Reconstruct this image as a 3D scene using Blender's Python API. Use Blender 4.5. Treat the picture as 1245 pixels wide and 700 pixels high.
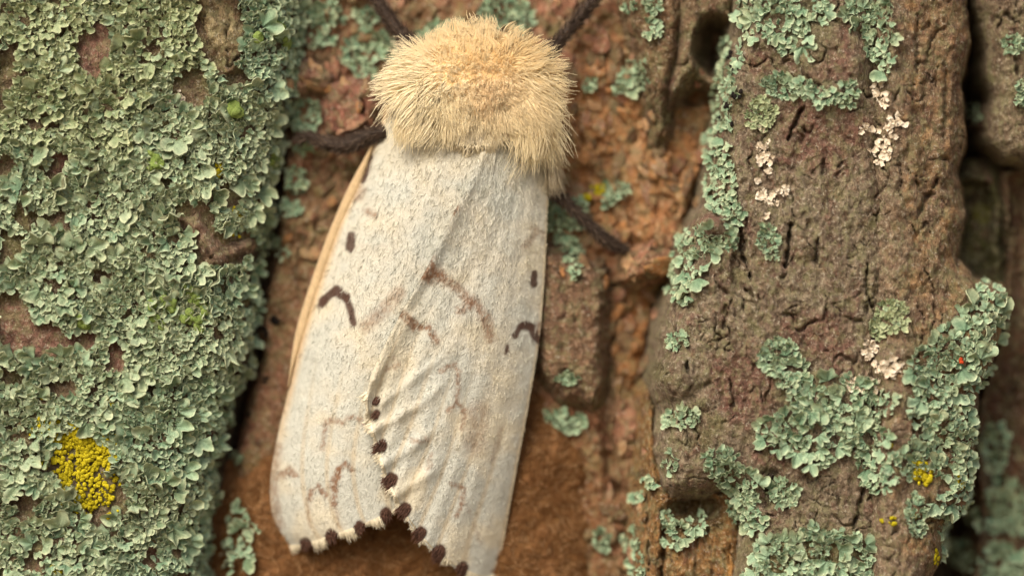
import bpy, math, random
import numpy as np
from mathutils import Vector, Matrix

# ------------------------------------------------------------------ scene basics
for o in list(bpy.data.objects):
    bpy.data.objects.remove(o)
SC = bpy.context.scene
COL = SC.collection
SC.unit_settings.system = 'METRIC'
SC.unit_settings.scale_length = 0.01          # one Blender unit is one centimetre
S = 0.005                                     # the modelling unit used below is 1/200 cm
CX, CY, REF = 622.5, 350.0, 60.0

def W3(x, y, d):
    """modelling units (x right, y down, d out from the trunk) to the world"""
    return ((x - CX) * S, -d * S, (CY - y) * S)

# ------------------------------------------------------------------ camera
LENS = 180.0
DIST = 1245.0 * LENS / 36.0
cam_d = bpy.data.cameras.new('camera')
cam = bpy.data.objects.new('camera', cam_d)
COL.objects.link(cam)
cam_d.lens = LENS
cam_d.sensor_width = 36.0
cam.location = (0, -(DIST + REF) * S, 0)
cam.rotation_euler = (math.radians(90), 0, 0)
cam_d.clip_start = 1.0
cam_d.clip_end = 90000
cam_d.dof.use_dof = True
cam_d.dof.focus_distance = (DIST + REF - 92) * S
cam_d.dof.aperture_fstop = 0.095
SC.camera = cam

# ------------------------------------------------------------------ sky, sun, exposure
SUN_EL, SUN_AZ = math.radians(42), math.radians(208)
world = bpy.data.worlds.new('World')
SC.world = world
world.use_nodes = True
wn = world.node_tree
wn.nodes.clear()
w_out = wn.nodes.new('ShaderNodeOutputWorld')
w_bg = wn.nodes.new('ShaderNodeBackground')
w_sky = wn.nodes.new('ShaderNodeTexSky')
w_sky.sky_type = 'NISHITA'
w_sky.sun_disc = False
w_sky.sun_elevation = SUN_EL
w_sky.sun_rotation = SUN_AZ
w_sky.air_density = 1.0
w_sky.dust_density = 6.0
w_sky.ozone_density = 0.3
w_bg.inputs['Strength'].default_value = 0.06
wn.links.new(w_sky.outputs[0], w_bg.inputs[0])
wn.links.new(w_bg.outputs[0], w_out.inputs[0])
sun_d = bpy.data.lights.new('sun', 'SUN')
sun_d.energy = 1.5
sun_d.angle = math.radians(35)
sun_d.color = (1.0, 0.90, 0.76)
sun = bpy.data.objects.new('sun', sun_d)
COL.objects.link(sun)
sdir = Vector((math.sin(SUN_AZ) * math.cos(SUN_EL), math.cos(SUN_AZ) * math.cos(SUN_EL), math.sin(SUN_EL)))
sun.rotation_euler = sdir.to_track_quat('Z', 'Y').to_euler()
sun.location = (-20, -40, 60)
SC.view_settings.view_transform = 'Standard'
SC.view_settings.look = 'None'
SC.view_settings.exposure = 1.03
SC.view_settings.gamma = 1.0
SC.view_settings.use_curve_mapping = False
SC.render.engine = 'CYCLES'
SC.cycles.max_bounces = 14
SC.cycles.diffuse_bounces = 8
SC.cycles.transmission_bounces = 10

# ------------------------------------------------------------------ numeric helpers
def lin(r, g, b):
    c = np.array([r, g, b], float) / 255.0
    return np.where(c <= 0.04045, c / 12.92, ((c + 0.055) / 1.055) ** 2.4)

def sm(a, b, x):
    t = np.clip((x - a) / (b - a), 0, 1)
    return t * t * (3 - 2 * t)

_perm = {}
def perlin(x, y, seed=0):
    if seed not in _perm:
        r = np.random.default_rng(seed + 77)
        p = r.permutation(256)
        a = r.uniform(0, 2 * np.pi, 256)
        _perm[seed] = (np.concatenate([p, p]), np.cos(a), np.sin(a))
    p, gx, gy = _perm[seed]
    xi = np.floor(x).astype(np.int64); yi = np.floor(y).astype(np.int64)
    xf = x - xi; yf = y - yi
    xi &= 255; yi &= 255
    u = xf * xf * xf * (xf * (xf * 6 - 15) + 10)
    v = yf * yf * yf * (yf * (yf * 6 - 15) + 10)
    x1 = (xi + 1) & 255; y1 = (yi + 1) & 255
    def g(a, b, dx, dy):
        h = p[p[a] + b]
        return gx[h] * dx + gy[h] * dy
    n00 = g(xi, yi, xf, yf); n10 = g(x1, yi, xf - 1, yf)
    n01 = g(xi, y1, xf, yf - 1); n11 = g(x1, y1, xf - 1, yf - 1)
    a = n00 + u * (n10 - n00); b = n01 + u * (n11 - n01)
    return (a + v * (b - a)) * 1.41

def fbm(x, y, size, octv=4, seed=0, gain=0.5, sy=1.0):
    """fractal noise about -1..1; size = largest feature, sy stretches it down the trunk"""
    x = x / size; y = y / (size * sy)
    s = 0; a = 1.0; t = 0
    for k in range(octv):
        s = s + a * perlin(x + 13.7 * k, y - 7.3 * k, seed + k)
        t += a; a *= gain; x = x * 2.03; y = y * 2.03
    return s / t

def ridged(x, y, size, octv=3, seed=0, sy=1.0):
    x = x / size; y = y / (size * sy)
    s = 0; a = 1.0; t = 0
    for k in range(octv):
        s = s + a * (1 - 2 * np.abs(perlin(x + 5.1 * k, y + 3.3 * k, seed + k)))
        t += a; a *= 0.5; x = x * 2.1; y = y * 2.1
    return s / t

def poly_sdf(X, Y, pts):
    """distance to a polygon's edge, positive inside"""
    P = np.array(pts, float); Q = np.roll(P, -1, 0)
    d2 = np.full(X.shape, 1e12); ins = np.zeros(X.shape, bool)
    for (ax, ay), (bx, by) in zip(P, Q):
        ex, ey = bx - ax, by - ay
        wx, wy = X - ax, Y - ay
        t = np.clip((wx * ex + wy * ey) / (ex * ex + ey * ey + 1e-9), 0, 1)
        d2 = np.minimum(d2, (wx - ex * t) ** 2 + (wy - ey * t) ** 2)
        c = (ay > Y) != (by > Y)
        if by != ay:
            ins ^= c & (X < (bx - ax) * (Y - ay) / (by - ay) + ax)
    return np.where(ins, 1, -1) * np.sqrt(d2)

def line_dist(X, Y, pts):
    d2 = np.full(X.shape, 1e12)
    for (ax, ay), (bx, by) in zip(pts[:-1], pts[1:]):
        ex, ey = bx - ax, by - ay
        wx, wy = X - ax, Y - ay
        t = np.clip((wx * ex + wy * ey) / (ex * ex + ey * ey + 1e-9), 0, 1)
        d2 = np.minimum(d2, (wx - ex * t) ** 2 + (wy - ey * t) ** 2)
    return np.sqrt(d2)

def ell(X, Y, cx, cy, rx, ry, ang=0.0):
    """1 inside an ellipse falling to 0 at its rim (value of 1 - normalised radius)"""
    a = math.radians(ang); c, s = math.cos(a), math.sin(a)
    u = (X - cx) * c + (Y - cy) * s; v = -(X - cx) * s + (Y - cy) * c
    return 1 - np.sqrt((u / rx) ** 2 + (v / ry) ** 2)

def mixc(a, b, m):
    m = np.clip(m, 0, 1)[..., None]
    return a * (1 - m) + b * m

# ------------------------------------------------------------------ object helpers
def make_mesh(name, V, F, col=None, attrs=None, smooth=True):
    V = np.asarray(V, np.float32).reshape(-1, 3)
    F = np.asarray(F, np.int32)
    k = F.shape[1]
    me = bpy.data.meshes.new(name)
    me.vertices.add(len(V)); me.vertices.foreach_set('co', V.ravel())
    me.loops.add(F.size); me.loops.foreach_set('vertex_index', F.ravel())
    me.polygons.add(len(F))
    me.polygons.foreach_set('loop_start', np.arange(0, F.size, k, dtype=np.int32))
    me.polygons.foreach_set('use_smooth', np.full(len(F), smooth))
    if col is not None:
        a = me.attributes.new('col', 'FLOAT_COLOR', 'POINT')
        c = np.ones((len(V), 4), np.float32); c[:, :3] = np.asarray(col).reshape(-1, 3)
        a.data.foreach_set('color', c.ravel())
    for n, v in (attrs or {}).items():
        a = me.attributes.new(n, 'FLOAT', 'POINT')
        a.data.foreach_set('value', np.asarray(v, np.float32).ravel())
    me.update(calc_edges=True)
    me.validate()
    return me

def obj(name, me, mat=None, parent=None):
    o = bpy.data.objects.new(name, me)
    COL.objects.link(o)
    if mat is not None and me is not None and not me.materials:
        me.materials.append(mat)
    if parent is not None:
        o.parent = parent
    return o

def thing(name, label, cat, group=None, loc=(0, 0, 0)):
    o = bpy.data.objects.new(name, None)
    COL.objects.link(o)
    o.empty_display_size = 0.1
    o['label'] = label; o['category'] = cat
    if group: o['group'] = group
    return o

# ------------------------------------------------------------------ materials
def new_mat(name):
    m = bpy.data.materials.new(name); m.use_nodes = True
    nt = m.node_tree; nt.nodes.clear()
    out = nt.nodes.new('ShaderNodeOutputMaterial')
    return m, nt, out

def N(nt, t, **kw):
    n = nt.nodes.new(t)
    for k, v in kw.items():
        if k in n.inputs: n.inputs[k].default_value = v
        else: setattr(n, k, v)
    return n

def mixrgb(nt, mode, fac, a, b):
    n = nt.nodes.new('ShaderNodeMix'); n.data_type = 'RGBA'; n.blend_type = mode
    for key, v in ((0, fac), (6, a), (7, b)):
        if hasattr(v, 'is_linked') or isinstance(v, bpy.types.NodeSocket): nt.links.new(v, n.inputs[key])
        elif v is not None: n.inputs[key].default_value = v if key == 0 else tuple(v) + (1,)
    return n.outputs[2]

def ramp(nt, src, stops):
    r = nt.nodes.new('ShaderNodeValToRGB')
    while len(r.color_ramp.elements) < len(stops): r.color_ramp.elements.new(0.5)
    for e, (p, c) in zip(r.color_ramp.elements, stops):
        e.position = p; e.color = (c, c, c, 1) if not hasattr(c, '__len__') else tuple(c) + (1,)
    nt.links.new(src, r.inputs[0])
    return r.outputs[0]

def maprange(nt, src, a, b, c, d):
    m = N(nt, 'ShaderNodeMapRange')
    for i, v in ((1, a), (2, b), (3, c), (4, d)): m.inputs[i].default_value = v
    nt.links.new(src, m.inputs[0])
    return m.outputs[0]

def noise(nt, vec, scale, detail=3, rough=0.6, stretch=None):
    if stretch:
        mp = N(nt, 'ShaderNodeMapping'); mp.inputs['Scale'].default_value = stretch
        nt.links.new(vec, mp.inputs[0]); vec = mp.outputs[0]
    n = N(nt, 'ShaderNodeTexNoise', Scale=scale, Detail=detail, Roughness=rough)
    nt.links.new(vec, n.inputs['Vector'])
    return n.outputs['Fac']

def bark_material(name, grain=1.0, bump=0.7, rough=0.85, spec=0.25, tone=(1, 1, 1)):
    m, nt, out = new_mat(name)
    p = N(nt, 'ShaderNodeBsdfPrincipled', Roughness=rough)
    p.inputs['Specular IOR Level'].default_value = spec
    at = N(nt, 'ShaderNodeAttribute', attribute_name='col')
    tc = N(nt, 'ShaderNodeNewGeometry')
    v = tc.outputs['Position']
    n1 = noise(nt, v, 22, 6, 0.68)
    n2 = noise(nt, v, 80, 3, 0.7, (1, 1, 0.45))
    n3 = noise(nt, v, 16, 4, 0.65)
    f1 = maprange(nt, n1, 0.3, 0.7, 1 - 0.6 * grain, 1 + 0.66 * grain)
    f2 = maprange(nt, n2, 0.3, 0.7, 1 - 0.28 * grain, 1 + 0.3 * grain)
    mul = N(nt, 'ShaderNodeMath', operation='MULTIPLY'); nt.links.new(f1, mul.inputs[0]); nt.links.new(f2, mul.inputs[1])
    c = mixrgb(nt, 'MULTIPLY', 1.0, at.outputs['Color'], mul.outputs[0])
    c = mixrgb(nt, 'MULTIPLY', 1.0, c, (tone[0], tone[1], tone[2]))
    green = ramp(nt, n3, [(0.47, 0.0), (0.62, 0.55 * grain)])
    c = mixrgb(nt, 'MIX', green, c, lin(148, 146, 106))
    red = ramp(nt, noise(nt, v, 22, 4, 0.7, (1.1, 1, 0.8)), [(0.56, 0.0), (0.68, 0.5 * grain)])
    c = mixrgb(nt, 'MIX', red, c, lin(142, 102, 86))
    speck = ramp(nt, noise(nt, v, 44, 4, 0.7), [(0.57, 0.0), (0.65, 0.7 * grain)])
    c = mixrgb(nt, 'MIX', speck, c, lin(194, 186, 166))
    dk = ramp(nt, noise(nt, v, 30, 5, 0.7, (1.2, 1, 0.6)), [(0.31, 0.75 * grain), (0.41, 0.0)])
    c = mixrgb(nt, 'MIX', dk, c, lin(58, 44, 36))
    nt.links.new(c, p.inputs['Base Color'])
    b = N(nt, 'ShaderNodeBump', Strength=bump, Distance=0.06)
    hs = N(nt, 'ShaderNodeMath', operation='ADD')
    nt.links.new(n1, hs.inputs[0]); nt.links.new(n2, hs.inputs[1])
    nt.links.new(hs.outputs[0], b.inputs['Height'])
    nt.links.new(b.outputs[0], p.inputs['Normal'])
    nt.links.new(p.outputs[0], out.inputs[0])
    return m

def lichen_material(name, dark, mid, rim, under=(120, 112, 84)):
    m, nt, out = new_mat(name)
    p = N(nt, 'ShaderNodeBsdfPrincipled', Roughness=0.85)
    p.inputs['Specular IOR Level'].default_value = 0.18
    ar = N(nt, 'ShaderNodeAttribute', attribute_name='rim')
    au = N(nt, 'ShaderNodeAttribute', attribute_name='under')
    an = N(nt, 'ShaderNodeAttribute', attribute_name='rnd')
    oi = N(nt, 'ShaderNodeObjectInfo')
    ad = N(nt, 'ShaderNodeMath', operation='ADD'); nt.links.new(an.outputs['Fac'], ad.inputs[0]); nt.links.new(oi.outputs['Random'], ad.inputs[1])
    fr = N(nt, 'ShaderNodeMath', operation='FRACT'); nt.links.new(ad.outputs[0], fr.inputs[0])
    geo = N(nt, 'ShaderNodeNewGeometry')
    n1 = noise(nt, geo.outputs['Position'], 30, 3, 0.65)
    n2 = noise(nt, geo.outputs['Position'], 120, 3, 0.7)
    base = mixrgb(nt, 'MIX', fr.outputs[0], lin(*dark), lin(*mid))
    v1 = maprange(nt, n1, 0.3, 0.7, 0.8, 1.18)
    base = mixrgb(nt, 'MULTIPLY', 1.0, base, v1)
    v2 = maprange(nt, n2, 0.3, 0.7, 0.86, 1.14)
    base = mixrgb(nt, 'MULTIPLY', 1.0, base, v2)
    rm = N(nt, 'ShaderNodeMath', operation='MULTIPLY'); nt.links.new(ar.outputs['Fac'], rm.inputs[0])
    nt.links.new(maprange(nt, n1, 0.3, 0.65, 0.25, 1.0), rm.inputs[1])
    c = mixrgb(nt, 'MIX', rm.outputs[0], base, lin(*rim))
    um = N(nt, 'ShaderNodeMath', operation='MULTIPLY'); nt.links.new(au.outputs['Fac'], um.inputs[0]); um.inputs[1].default_value = 0.7
    c = mixrgb(nt, 'MIX', um.outputs[0], c, lin(*under))
    nt.links.new(c, p.inputs['Base Color'])
    b = N(nt, 'ShaderNodeBump', Strength=0.35, Distance=0.012)
    nt.links.new(n2, b.inputs['Height']); nt.links.new(b.outputs[0], p.inputs['Normal'])
    tr = N(nt, 'ShaderNodeBsdfTranslucent'); nt.links.new(c, tr.inputs[0])
    mx = N(nt, 'ShaderNodeMixShader', Fac=0.12)
    nt.links.new(p.outputs[0], mx.inputs[1]); nt.links.new(tr.outputs[0], mx.inputs[2])
    nt.links.new(mx.outputs[0], out.inputs[0])
    return m

def hair_material(name, trans=0.35, rough=0.6):
    m, nt, out = new_mat(name)
    at = N(nt, 'ShaderNodeAttribute', attribute_name='col')
    p = N(nt, 'ShaderNodeBsdfPrincipled', Roughness=rough); p.inputs['Specular IOR Level'].default_value = 0.2
    t = N(nt, 'ShaderNodeBsdfTranslucent')
    nt.links.new(at.outputs['Color'], p.inputs['Base Color']); nt.links.new(at.outputs['Color'], t.inputs[0])
    mx = N(nt, 'ShaderNodeMixShader', Fac=trans)
    nt.links.new(p.outputs[0], mx.inputs[1]); nt.links.new(t.outputs[0], mx.inputs[2])
    nt.links.new(mx.outputs[0], out.inputs[0])
    return m

def crumb_material(name, a, b, rough=0.8):
    m, nt, out = new_mat(name)
    p = N(nt, 'ShaderNodeBsdfPrincipled', Roughness=rough); p.inputs['Specular IOR Level'].default_value = 0.2
    geo = N(nt, 'ShaderNodeNewGeometry')
    n1 = noise(nt, geo.outputs['Position'], 34, 3, 0.7)
    f = ramp(nt, n1, [(0.34, 0.0), (0.64, 1.0)])
    c = mixrgb(nt, 'MIX', f, lin(*a), lin(*b))
    nt.links.new(c, p.inputs['Base Color'])
    n2 = noise(nt, geo.outputs['Position'], 150, 2, 0.6)
    bp = N(nt, 'ShaderNodeBump', Strength=0.5, Distance=0.012)
    nt.links.new(n2, bp.inputs['Height']); nt.links.new(bp.outputs[0], p.inputs['Normal'])
    nt.links.new(p.outputs[0], out.inputs[0])
    return m

M_BARK = bark_material('weathered_bark', 1.0, 0.8, tone=(1.02, 1.06, 1.1))
M_BED = bark_material('inner_bark', 0.75, 0.6, tone=(1.06, 1.05, 0.95))
M_LICH = [lichen_material('lichen_grey_green', (120, 144, 112), (166, 184, 152), (216, 222, 184)),
          lichen_material('lichen_yellow_green', (122, 141, 102), (168, 182, 142), (216, 219, 176)),
          lichen_material('lichen_blue_green', (114, 145, 116), (158, 185, 154), (212, 223, 186))]
M_HAIR = hair_material('fur', 0.0)
M_FELT = hair_material('egg_felt', 0.15, 0.8)
M_YEL = crumb_material('yellow_crust', (150, 138, 14), (204, 190, 36))
M_GRN = crumb_material('bright_green_pads', (102, 124, 58), (140, 160, 88))
M_DEAD = crumb_material('bleached_lichen', (212, 192, 164), (234, 226, 208))
M_BLACK = crumb_material('black_fruit', (18, 15, 14), (34, 28, 25))

# ------------------------------------------------------------------ the ground far below the trunk section
gm, gnt, gout = new_mat('leaf_litter')
gp = N(gnt, 'ShaderNodeBsdfPrincipled', Roughness=0.95)
gtc = N(gnt, 'ShaderNodeTexCoord')
gn = noise(gnt, gtc.outputs['Object'], 0.4, 5, 0.7)
gc = mixrgb(gnt, 'MIX', gn, (0.20, 0.14, 0.08), (0.34, 0.27, 0.17))
gnt.links.new(gc, gp.inputs['Base Color']); gnt.links.new(gp.outputs[0], gout.inputs[0])
GZ = -130.0
gx = np.linspace(-1, 1, 61); gx = np.sign(gx) * np.abs(gx) ** 3 * 30000
GXX, GYY = np.meshgrid(gx, gx)
gz = GZ + 3 * fbm(GXX, GYY, 60, 3, 900)
gi = np.arange(61 * 61).reshape(61, 61)
gF = np.stack([gi[:-1, :-1], gi[:-1, 1:], gi[1:, 1:], gi[1:, :-1]], -1).reshape(-1, 4)
ground = obj('ground', make_mesh('ground', np.stack([GXX, GYY, gz], -1), gF), gm)
ground['kind'] = 'structure'

# ------------------------------------------------------------------ the trunk: heights of every piece of bark
XMIN, XMAX, YMIN, YMAX = -260.0, 1500.0, -230.0, 930.0
B_RED, B_BROWN, B_ORANGE = lin(144, 102, 84), lin(122, 94, 70), lin(168, 120, 80)
B_PINK, B_DARK, B_GREY = lin(168, 128, 108), lin(70, 50, 36), lin(140, 120, 98)
B_GREEN, B_PALE, B_BLACK = lin(112, 108, 66), lin(178, 158, 122), lin(38, 30, 26)

def edge_warp(X, Y, amp=5, size=34, seed=50):
    return X + amp * fbm(X, Y, size, 3, seed), Y + amp * fbm(X, Y, size, 3, seed + 9)

def terrace(n, k, soft=0.22):
    v = n * k; f = np.floor(v); r = v - f
    return (f + sm(0.5 - soft, 0.5 + soft, r)) / k

def plate_profile(sd, height, w, drop=3.2):
    t = np.clip(sd / w, 0, 1)
    return np.where(sd > 0, height * 0.45 + height * 0.55 * (1 - (1 - t) ** 2.2), height * 0.45 + drop * sd)

def cracks(X, Y, lines, seed):
    h = 0; m = 0
    wx, wy = edge_warp(X, Y, 3.5, 14, seed)
    for pts, w, dp in lines:
        d = line_dist(wx, wy, pts)
        if w < 7:
            (ax, ay), (bx, by) = pts[0], pts[-1]
            L2 = (bx - ax) ** 2 + (by - ay) ** 2
            t = np.clip(((X - ax) * (bx - ax) + (Y - ay) * (by - ay)) / L2, 0, 1)
            ww = w * (0.25 + 0.75 * np.sin(np.pi * (0.08 + 0.84 * t))) * (0.75 + 0.6 * fbm(X, Y, 12, 2, seed + 3))
            d = d + 2.4 * fbm(X, Y, 9, 2, seed + 6)
            g = np.exp(-(d / np.maximum(ww * 0.8, 0.8)) ** 2)
        else:
            g = np.exp(-(d / w) ** 2)
        h = h - dp * g; m = np.maximum(m, g)
    return h, m

# --- furrow bed
BED_GROOVES = [
    ([(350, 90), (335, 190), (325, 300), (302, 395), (292, 440)], 10, 50),
    ([(292, 430), (276, 490), (262, 560), (252, 640), (245, 760)], 17, 150),
    ([(738, 395), (742, 450), (738, 525), (752, 600)], 9, 26),
    ([(888, 120), (862, 210), (838, 290), (810, 360), (796, 430), (792, 520), (778, 620), (770, 760)], 10, 40),
    ([(700, 130), (706, 160), (712, 190)], 5, 10), ([(806, 118), (802, 168)], 9, 24),
    ([(735, 350), (790, 338), (822, 336)], 5, 18), ([(376, 0), (368, 40), (356, 100)], 5, 12),
]
def bed_h(X, Y):
    wx, wy = edge_warp(X, Y, 16, 70, 11)
    n = fbm(wx, wy, 150, 4, 20, 0.55, 1.5)
    h = 18 * n
    h = h + 44 * (terrace(0.5 + 0.5 * fbm(wx, wy, 66, 4, 30, 0.6, 1.45), 5.0, 0.16) - 0.5)
    h = h + 20 * (terrace(0.5 + 0.5 * fbm(X + 9 * n, Y, 30, 3, 36, 0.55, 1.2), 4.0, 0.2) - 0.5)
    h = h + 3.0 * fbm(X, Y, 11, 3, 40)
    # smoother wood under the moth and to its left
    calm = np.clip(sm(0.0, 0.5, ell(X, Y, 340, 450, 110, 170)) + sm(0, 0.5, ell(X, Y, 560, 420, 190, 420)), 0, 1)
    h = h * (1 - 0.62 * calm)
    g, _ = cracks(X, Y, BED_GROOVES, 60)
    h = h + g
    h = h - 110 * sm(0.0, 0.45, ell(X, Y, 870, 58, 32, 46)) - 26 * sm(0.0, 0.7, ell(X, Y, 852, 116, 46, 14, -8)) 
    h = h - 18 * sm(0.0, 0.6, ell(X, Y, 785, 420, 55, 110))
    h = h - 215 * sm(1110, 1175, X)
    h = h - 8
    edge = np.maximum(np.maximum(-180 - X, X - 1420), np.maximum(-170 - Y, Y - 870))
    return h - 4.0 * np.maximum(edge, 0)
def bed_c(X, Y, h):
    n = fbm(X, Y, 90, 4, 70, 0.6, 1.3); n2 = fbm(X, Y, 34, 4, 75, 0.6); n3 = fbm(X, Y, 22, 3, 79, 0.6, 1.6)
    c = np.broadcast_to(B_BROWN, X.shape + (3,)).copy()
    c = mixc(c, B_RED, sm(-0.15, 0.35, n))
    up = sm(0.0, 0.6, ell(X, Y, 775, 170, 150, 210))
    c = mixc(c, B_ORANGE, up * sm(-0.45, 0.35, n2 + 0.2) * 0.9)
    c = mixc(c, B_PINK, sm(0.12, 0.5, n2) * 0.75)
    c = mixc(c, B_PALE, sm(0.25, 0.5, n3) * 0.5)
    c = mixc(c, B_DARK, sm(0.18, 0.48, -n3) * 0.75)
    c = mixc(c, B_GREEN, sm(0.15, 0.5, fbm(X, Y, 60, 4, 85, 0.6)) * 0.55)
    c = mixc(c, lin(112, 74, 44), sm(0.0, 0.5, ell(X, Y, 660, 620, 150, 170)) * 0.7)
    c = mixc(c, lin(150, 98, 52), sm(0.0, 0.6, ell(X, Y, 785, 420, 50, 100)) * 0.7)
    c = mixc(c, B_DARK * 0.7, sm(0.0, 0.4, ell(X, Y, 868, 55, 30, 46)) * 0.8)  # shade inside the deep hollow, painted as dark colour
    c = mixc(c, B_DARK * 0.45, sm(1120, 1170, X))  # crevice floor painted near-black to deepen its shade
    spot = line_dist(X, Y, [(283, 440), (262, 520), (258, 600)])
    c = mixc(c, B_BLACK, sm(26, 8, spot + 9 * n2) * 0.9)  # shadow of the crevice along the left ridge, painted black
    return c

# --- left ridge
LR = [(-600, -600), (358, -600), (352, -100), (350, 0), (348, 60), (340, 115), (322, 180), (314, 240), (306, 285), (298, 330), (294, 395),
      (286, 440), (266, 482), (256, 530), (248, 565), (244, 600), (236, 640), (232, 700), (222, 1300), (-600, 1300)]
LEFT_BARE = [(118, 62, 24, 40, 15), (14, 84, 16, 36, 0), (270, 40, 36, 54, 0), (236, 108, 26, 26, 0), (292, 96, 20, 14, 0), (4, 118, 9, 26, 0),
             (74, 204, 19, 22, 30), (62, 268, 42, 14, 10), (8, 208, 15, 18, 0), (16, 302, 25, 28, 0), (240, 272, 22, 32, -30), (272, 304, 42, 24, -10), (282, 238, 22, 20, 0),
             (126, 334, 12, 14, 0), (20, 392, 28, 44, 0), (60, 414, 36, 26, 0), (104, 412, 22, 16, 0), (142, 434, 14, 24, 0), (16, 458, 24, 14, 0), (70, 470, 26, 12, 0),
             (104, 556, 44, 42, 0), (126, 604, 36, 34, 0), (36, 612, 18, 24, 0), (52, 148, 26, 9, 10), (184, 672, 11, 18, 0), (44, 680, 12, 14, 0), (190, 62, 9, 10, 0), (200, 222, 14, 14, 0), (176, 470, 26, 12, 20)]
def bare_left(X, Y):
    wx, wy = edge_warp(X, Y, 9, 26, 130)
    m = np.full(X.shape, -9.0)
    for e in LEFT_BARE:
        m = np.maximum(m, ell(wx, wy, *e))
    return m
def left_h(X, Y):
    wx, wy = edge_warp(X, Y, 7, 42, 100)
    sd = poly_sdf(wx, wy, LR)
    h = plate_profile(sd, 92, 95, 4.5)
    h = h + 12 * fbm(X, Y, 120, 4, 110, 0.55, 1.4) + 6 * ridged(X, Y, 36, 3, 115, 1.5) + 2.5 * fbm(X, Y, 10, 3, 118)
    h = h - 5 * sm(0, 0.4, bare_left(X, Y))
    return np.where(sd < -26, -400, h)
def left_c(X, Y, h):
    n = fbm(X, Y, 60, 4, 120, 0.6); n2 = fbm(X, Y, 18, 3, 124, 0.6)
    c = np.broadcast_to(lin(120, 100, 78), X.shape + (3,)).copy()
    c = mixc(c, B_GREEN, sm(-0.1, 0.4, n) * 0.7)
    red = np.maximum.reduce([ell(X, Y, *e) for e in [(118, 62, 26, 42, 15), (74, 204, 22, 24, 30), (20, 398, 34, 36, 0), (60, 414, 40, 24, 0), (104, 412, 26, 18, 0), (142, 434, 18, 26, 0), (184, 672, 12, 18, 0)]])
    c = mixc(c, lin(136, 98, 84), sm(0, 0.45, red + 0.25 * n2) * 0.9)
    c = mixc(c, B_GREY, sm(0.1, 0.4, n2) * 0.6)
    c = mixc(c, B_DARK, sm(0.2, 0.5, -n2) * 0.6)
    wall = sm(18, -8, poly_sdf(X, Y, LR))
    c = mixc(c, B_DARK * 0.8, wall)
    return c

# --- generic plates: polygon, height, edge width, roughness, base colours
def make_plate(poly, H, w, base, alt, seed, warp=4, warps=22, rough=5.0, lines=(), extra=None, drop=3.0, cut=-60, fine=2.0, flat=0.5):
    def hf(X, Y):
        wx, wy = edge_warp(X, Y, warp, warps, seed)
        sd = poly_sdf(wx, wy, poly)
        h = plate_profile(sd, H, w, drop)
        h = h + rough * (flat * fbm(X, Y, 46, 4, seed + 3, 0.55, 1.7) * 2 + (1 - flat) * ridged(X, Y, 24, 3, seed + 5, 1.8))
        h = h + fine * fbm(X, Y, 9, 3, seed + 7, 0.6, 1.3) + 1.1 * fine * ridged(X, Y, 13, 2, seed + 8, 1.4)
        fis = np.abs(perlin(X / 26 + 0.35 * fbm(X, Y, 20, 2, seed + 31), Y / 78, seed + 21))
        h = h - 9 * np.exp(-(fis / 0.035) ** 2) * sm(0.0, 0.3, fbm(X, Y, 50, 2, seed + 23))
        fis = np.abs(perlin(X / 40 + 3, Y / 17 + 0.4 * fbm(X, Y, 24, 2, seed + 33), seed + 25))
        h = h - 6 * np.exp(-(fis / 0.04) ** 2) * sm(0.1, 0.35, fbm(X, Y, 44, 2, seed + 27))
        if lines: h = h + 0.75 * cracks(X, Y, lines, seed + 40)[0]
        if extra is not None: h = h + extra(X, Y)
        return np.where(sd < cut / drop, -400, h)
    def cf(X, Y, h):
        n = fbm(X, Y, 40, 4, seed + 11, 0.6, 1.4); n2 = fbm(X, Y, 15, 3, seed + 15, 0.6, 1.4)
        c = np.broadcast_to(base, X.shape + (3,)).copy()
        c = mixc(c, alt, sm(-0.2, 0.35, n))
        c = mixc(c, B_GREEN, sm(0.1, 0.45, fbm(X, Y, 55, 4, seed + 19, 0.6)) * 0.55)
        c = mixc(c, B_DARK, sm(0.1, 0.42, -n2) * 0.7)
        c = mixc(c, lin(112, 76, 66), sm(0.12, 0.4, fbm(X, Y, 32, 4, seed + 61, 0.65, 1.8)) * 0.6)
        c = mixc(c, B_PALE, sm(0.28, 0.5, n2) * 0.4)
        if lines:
            c = mixc(c, B_BLACK, sm(0.35, 0.9, cracks(X, Y, lines, seed + 40)[1]) * 0.5)
        return c
    return hf, cf

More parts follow.
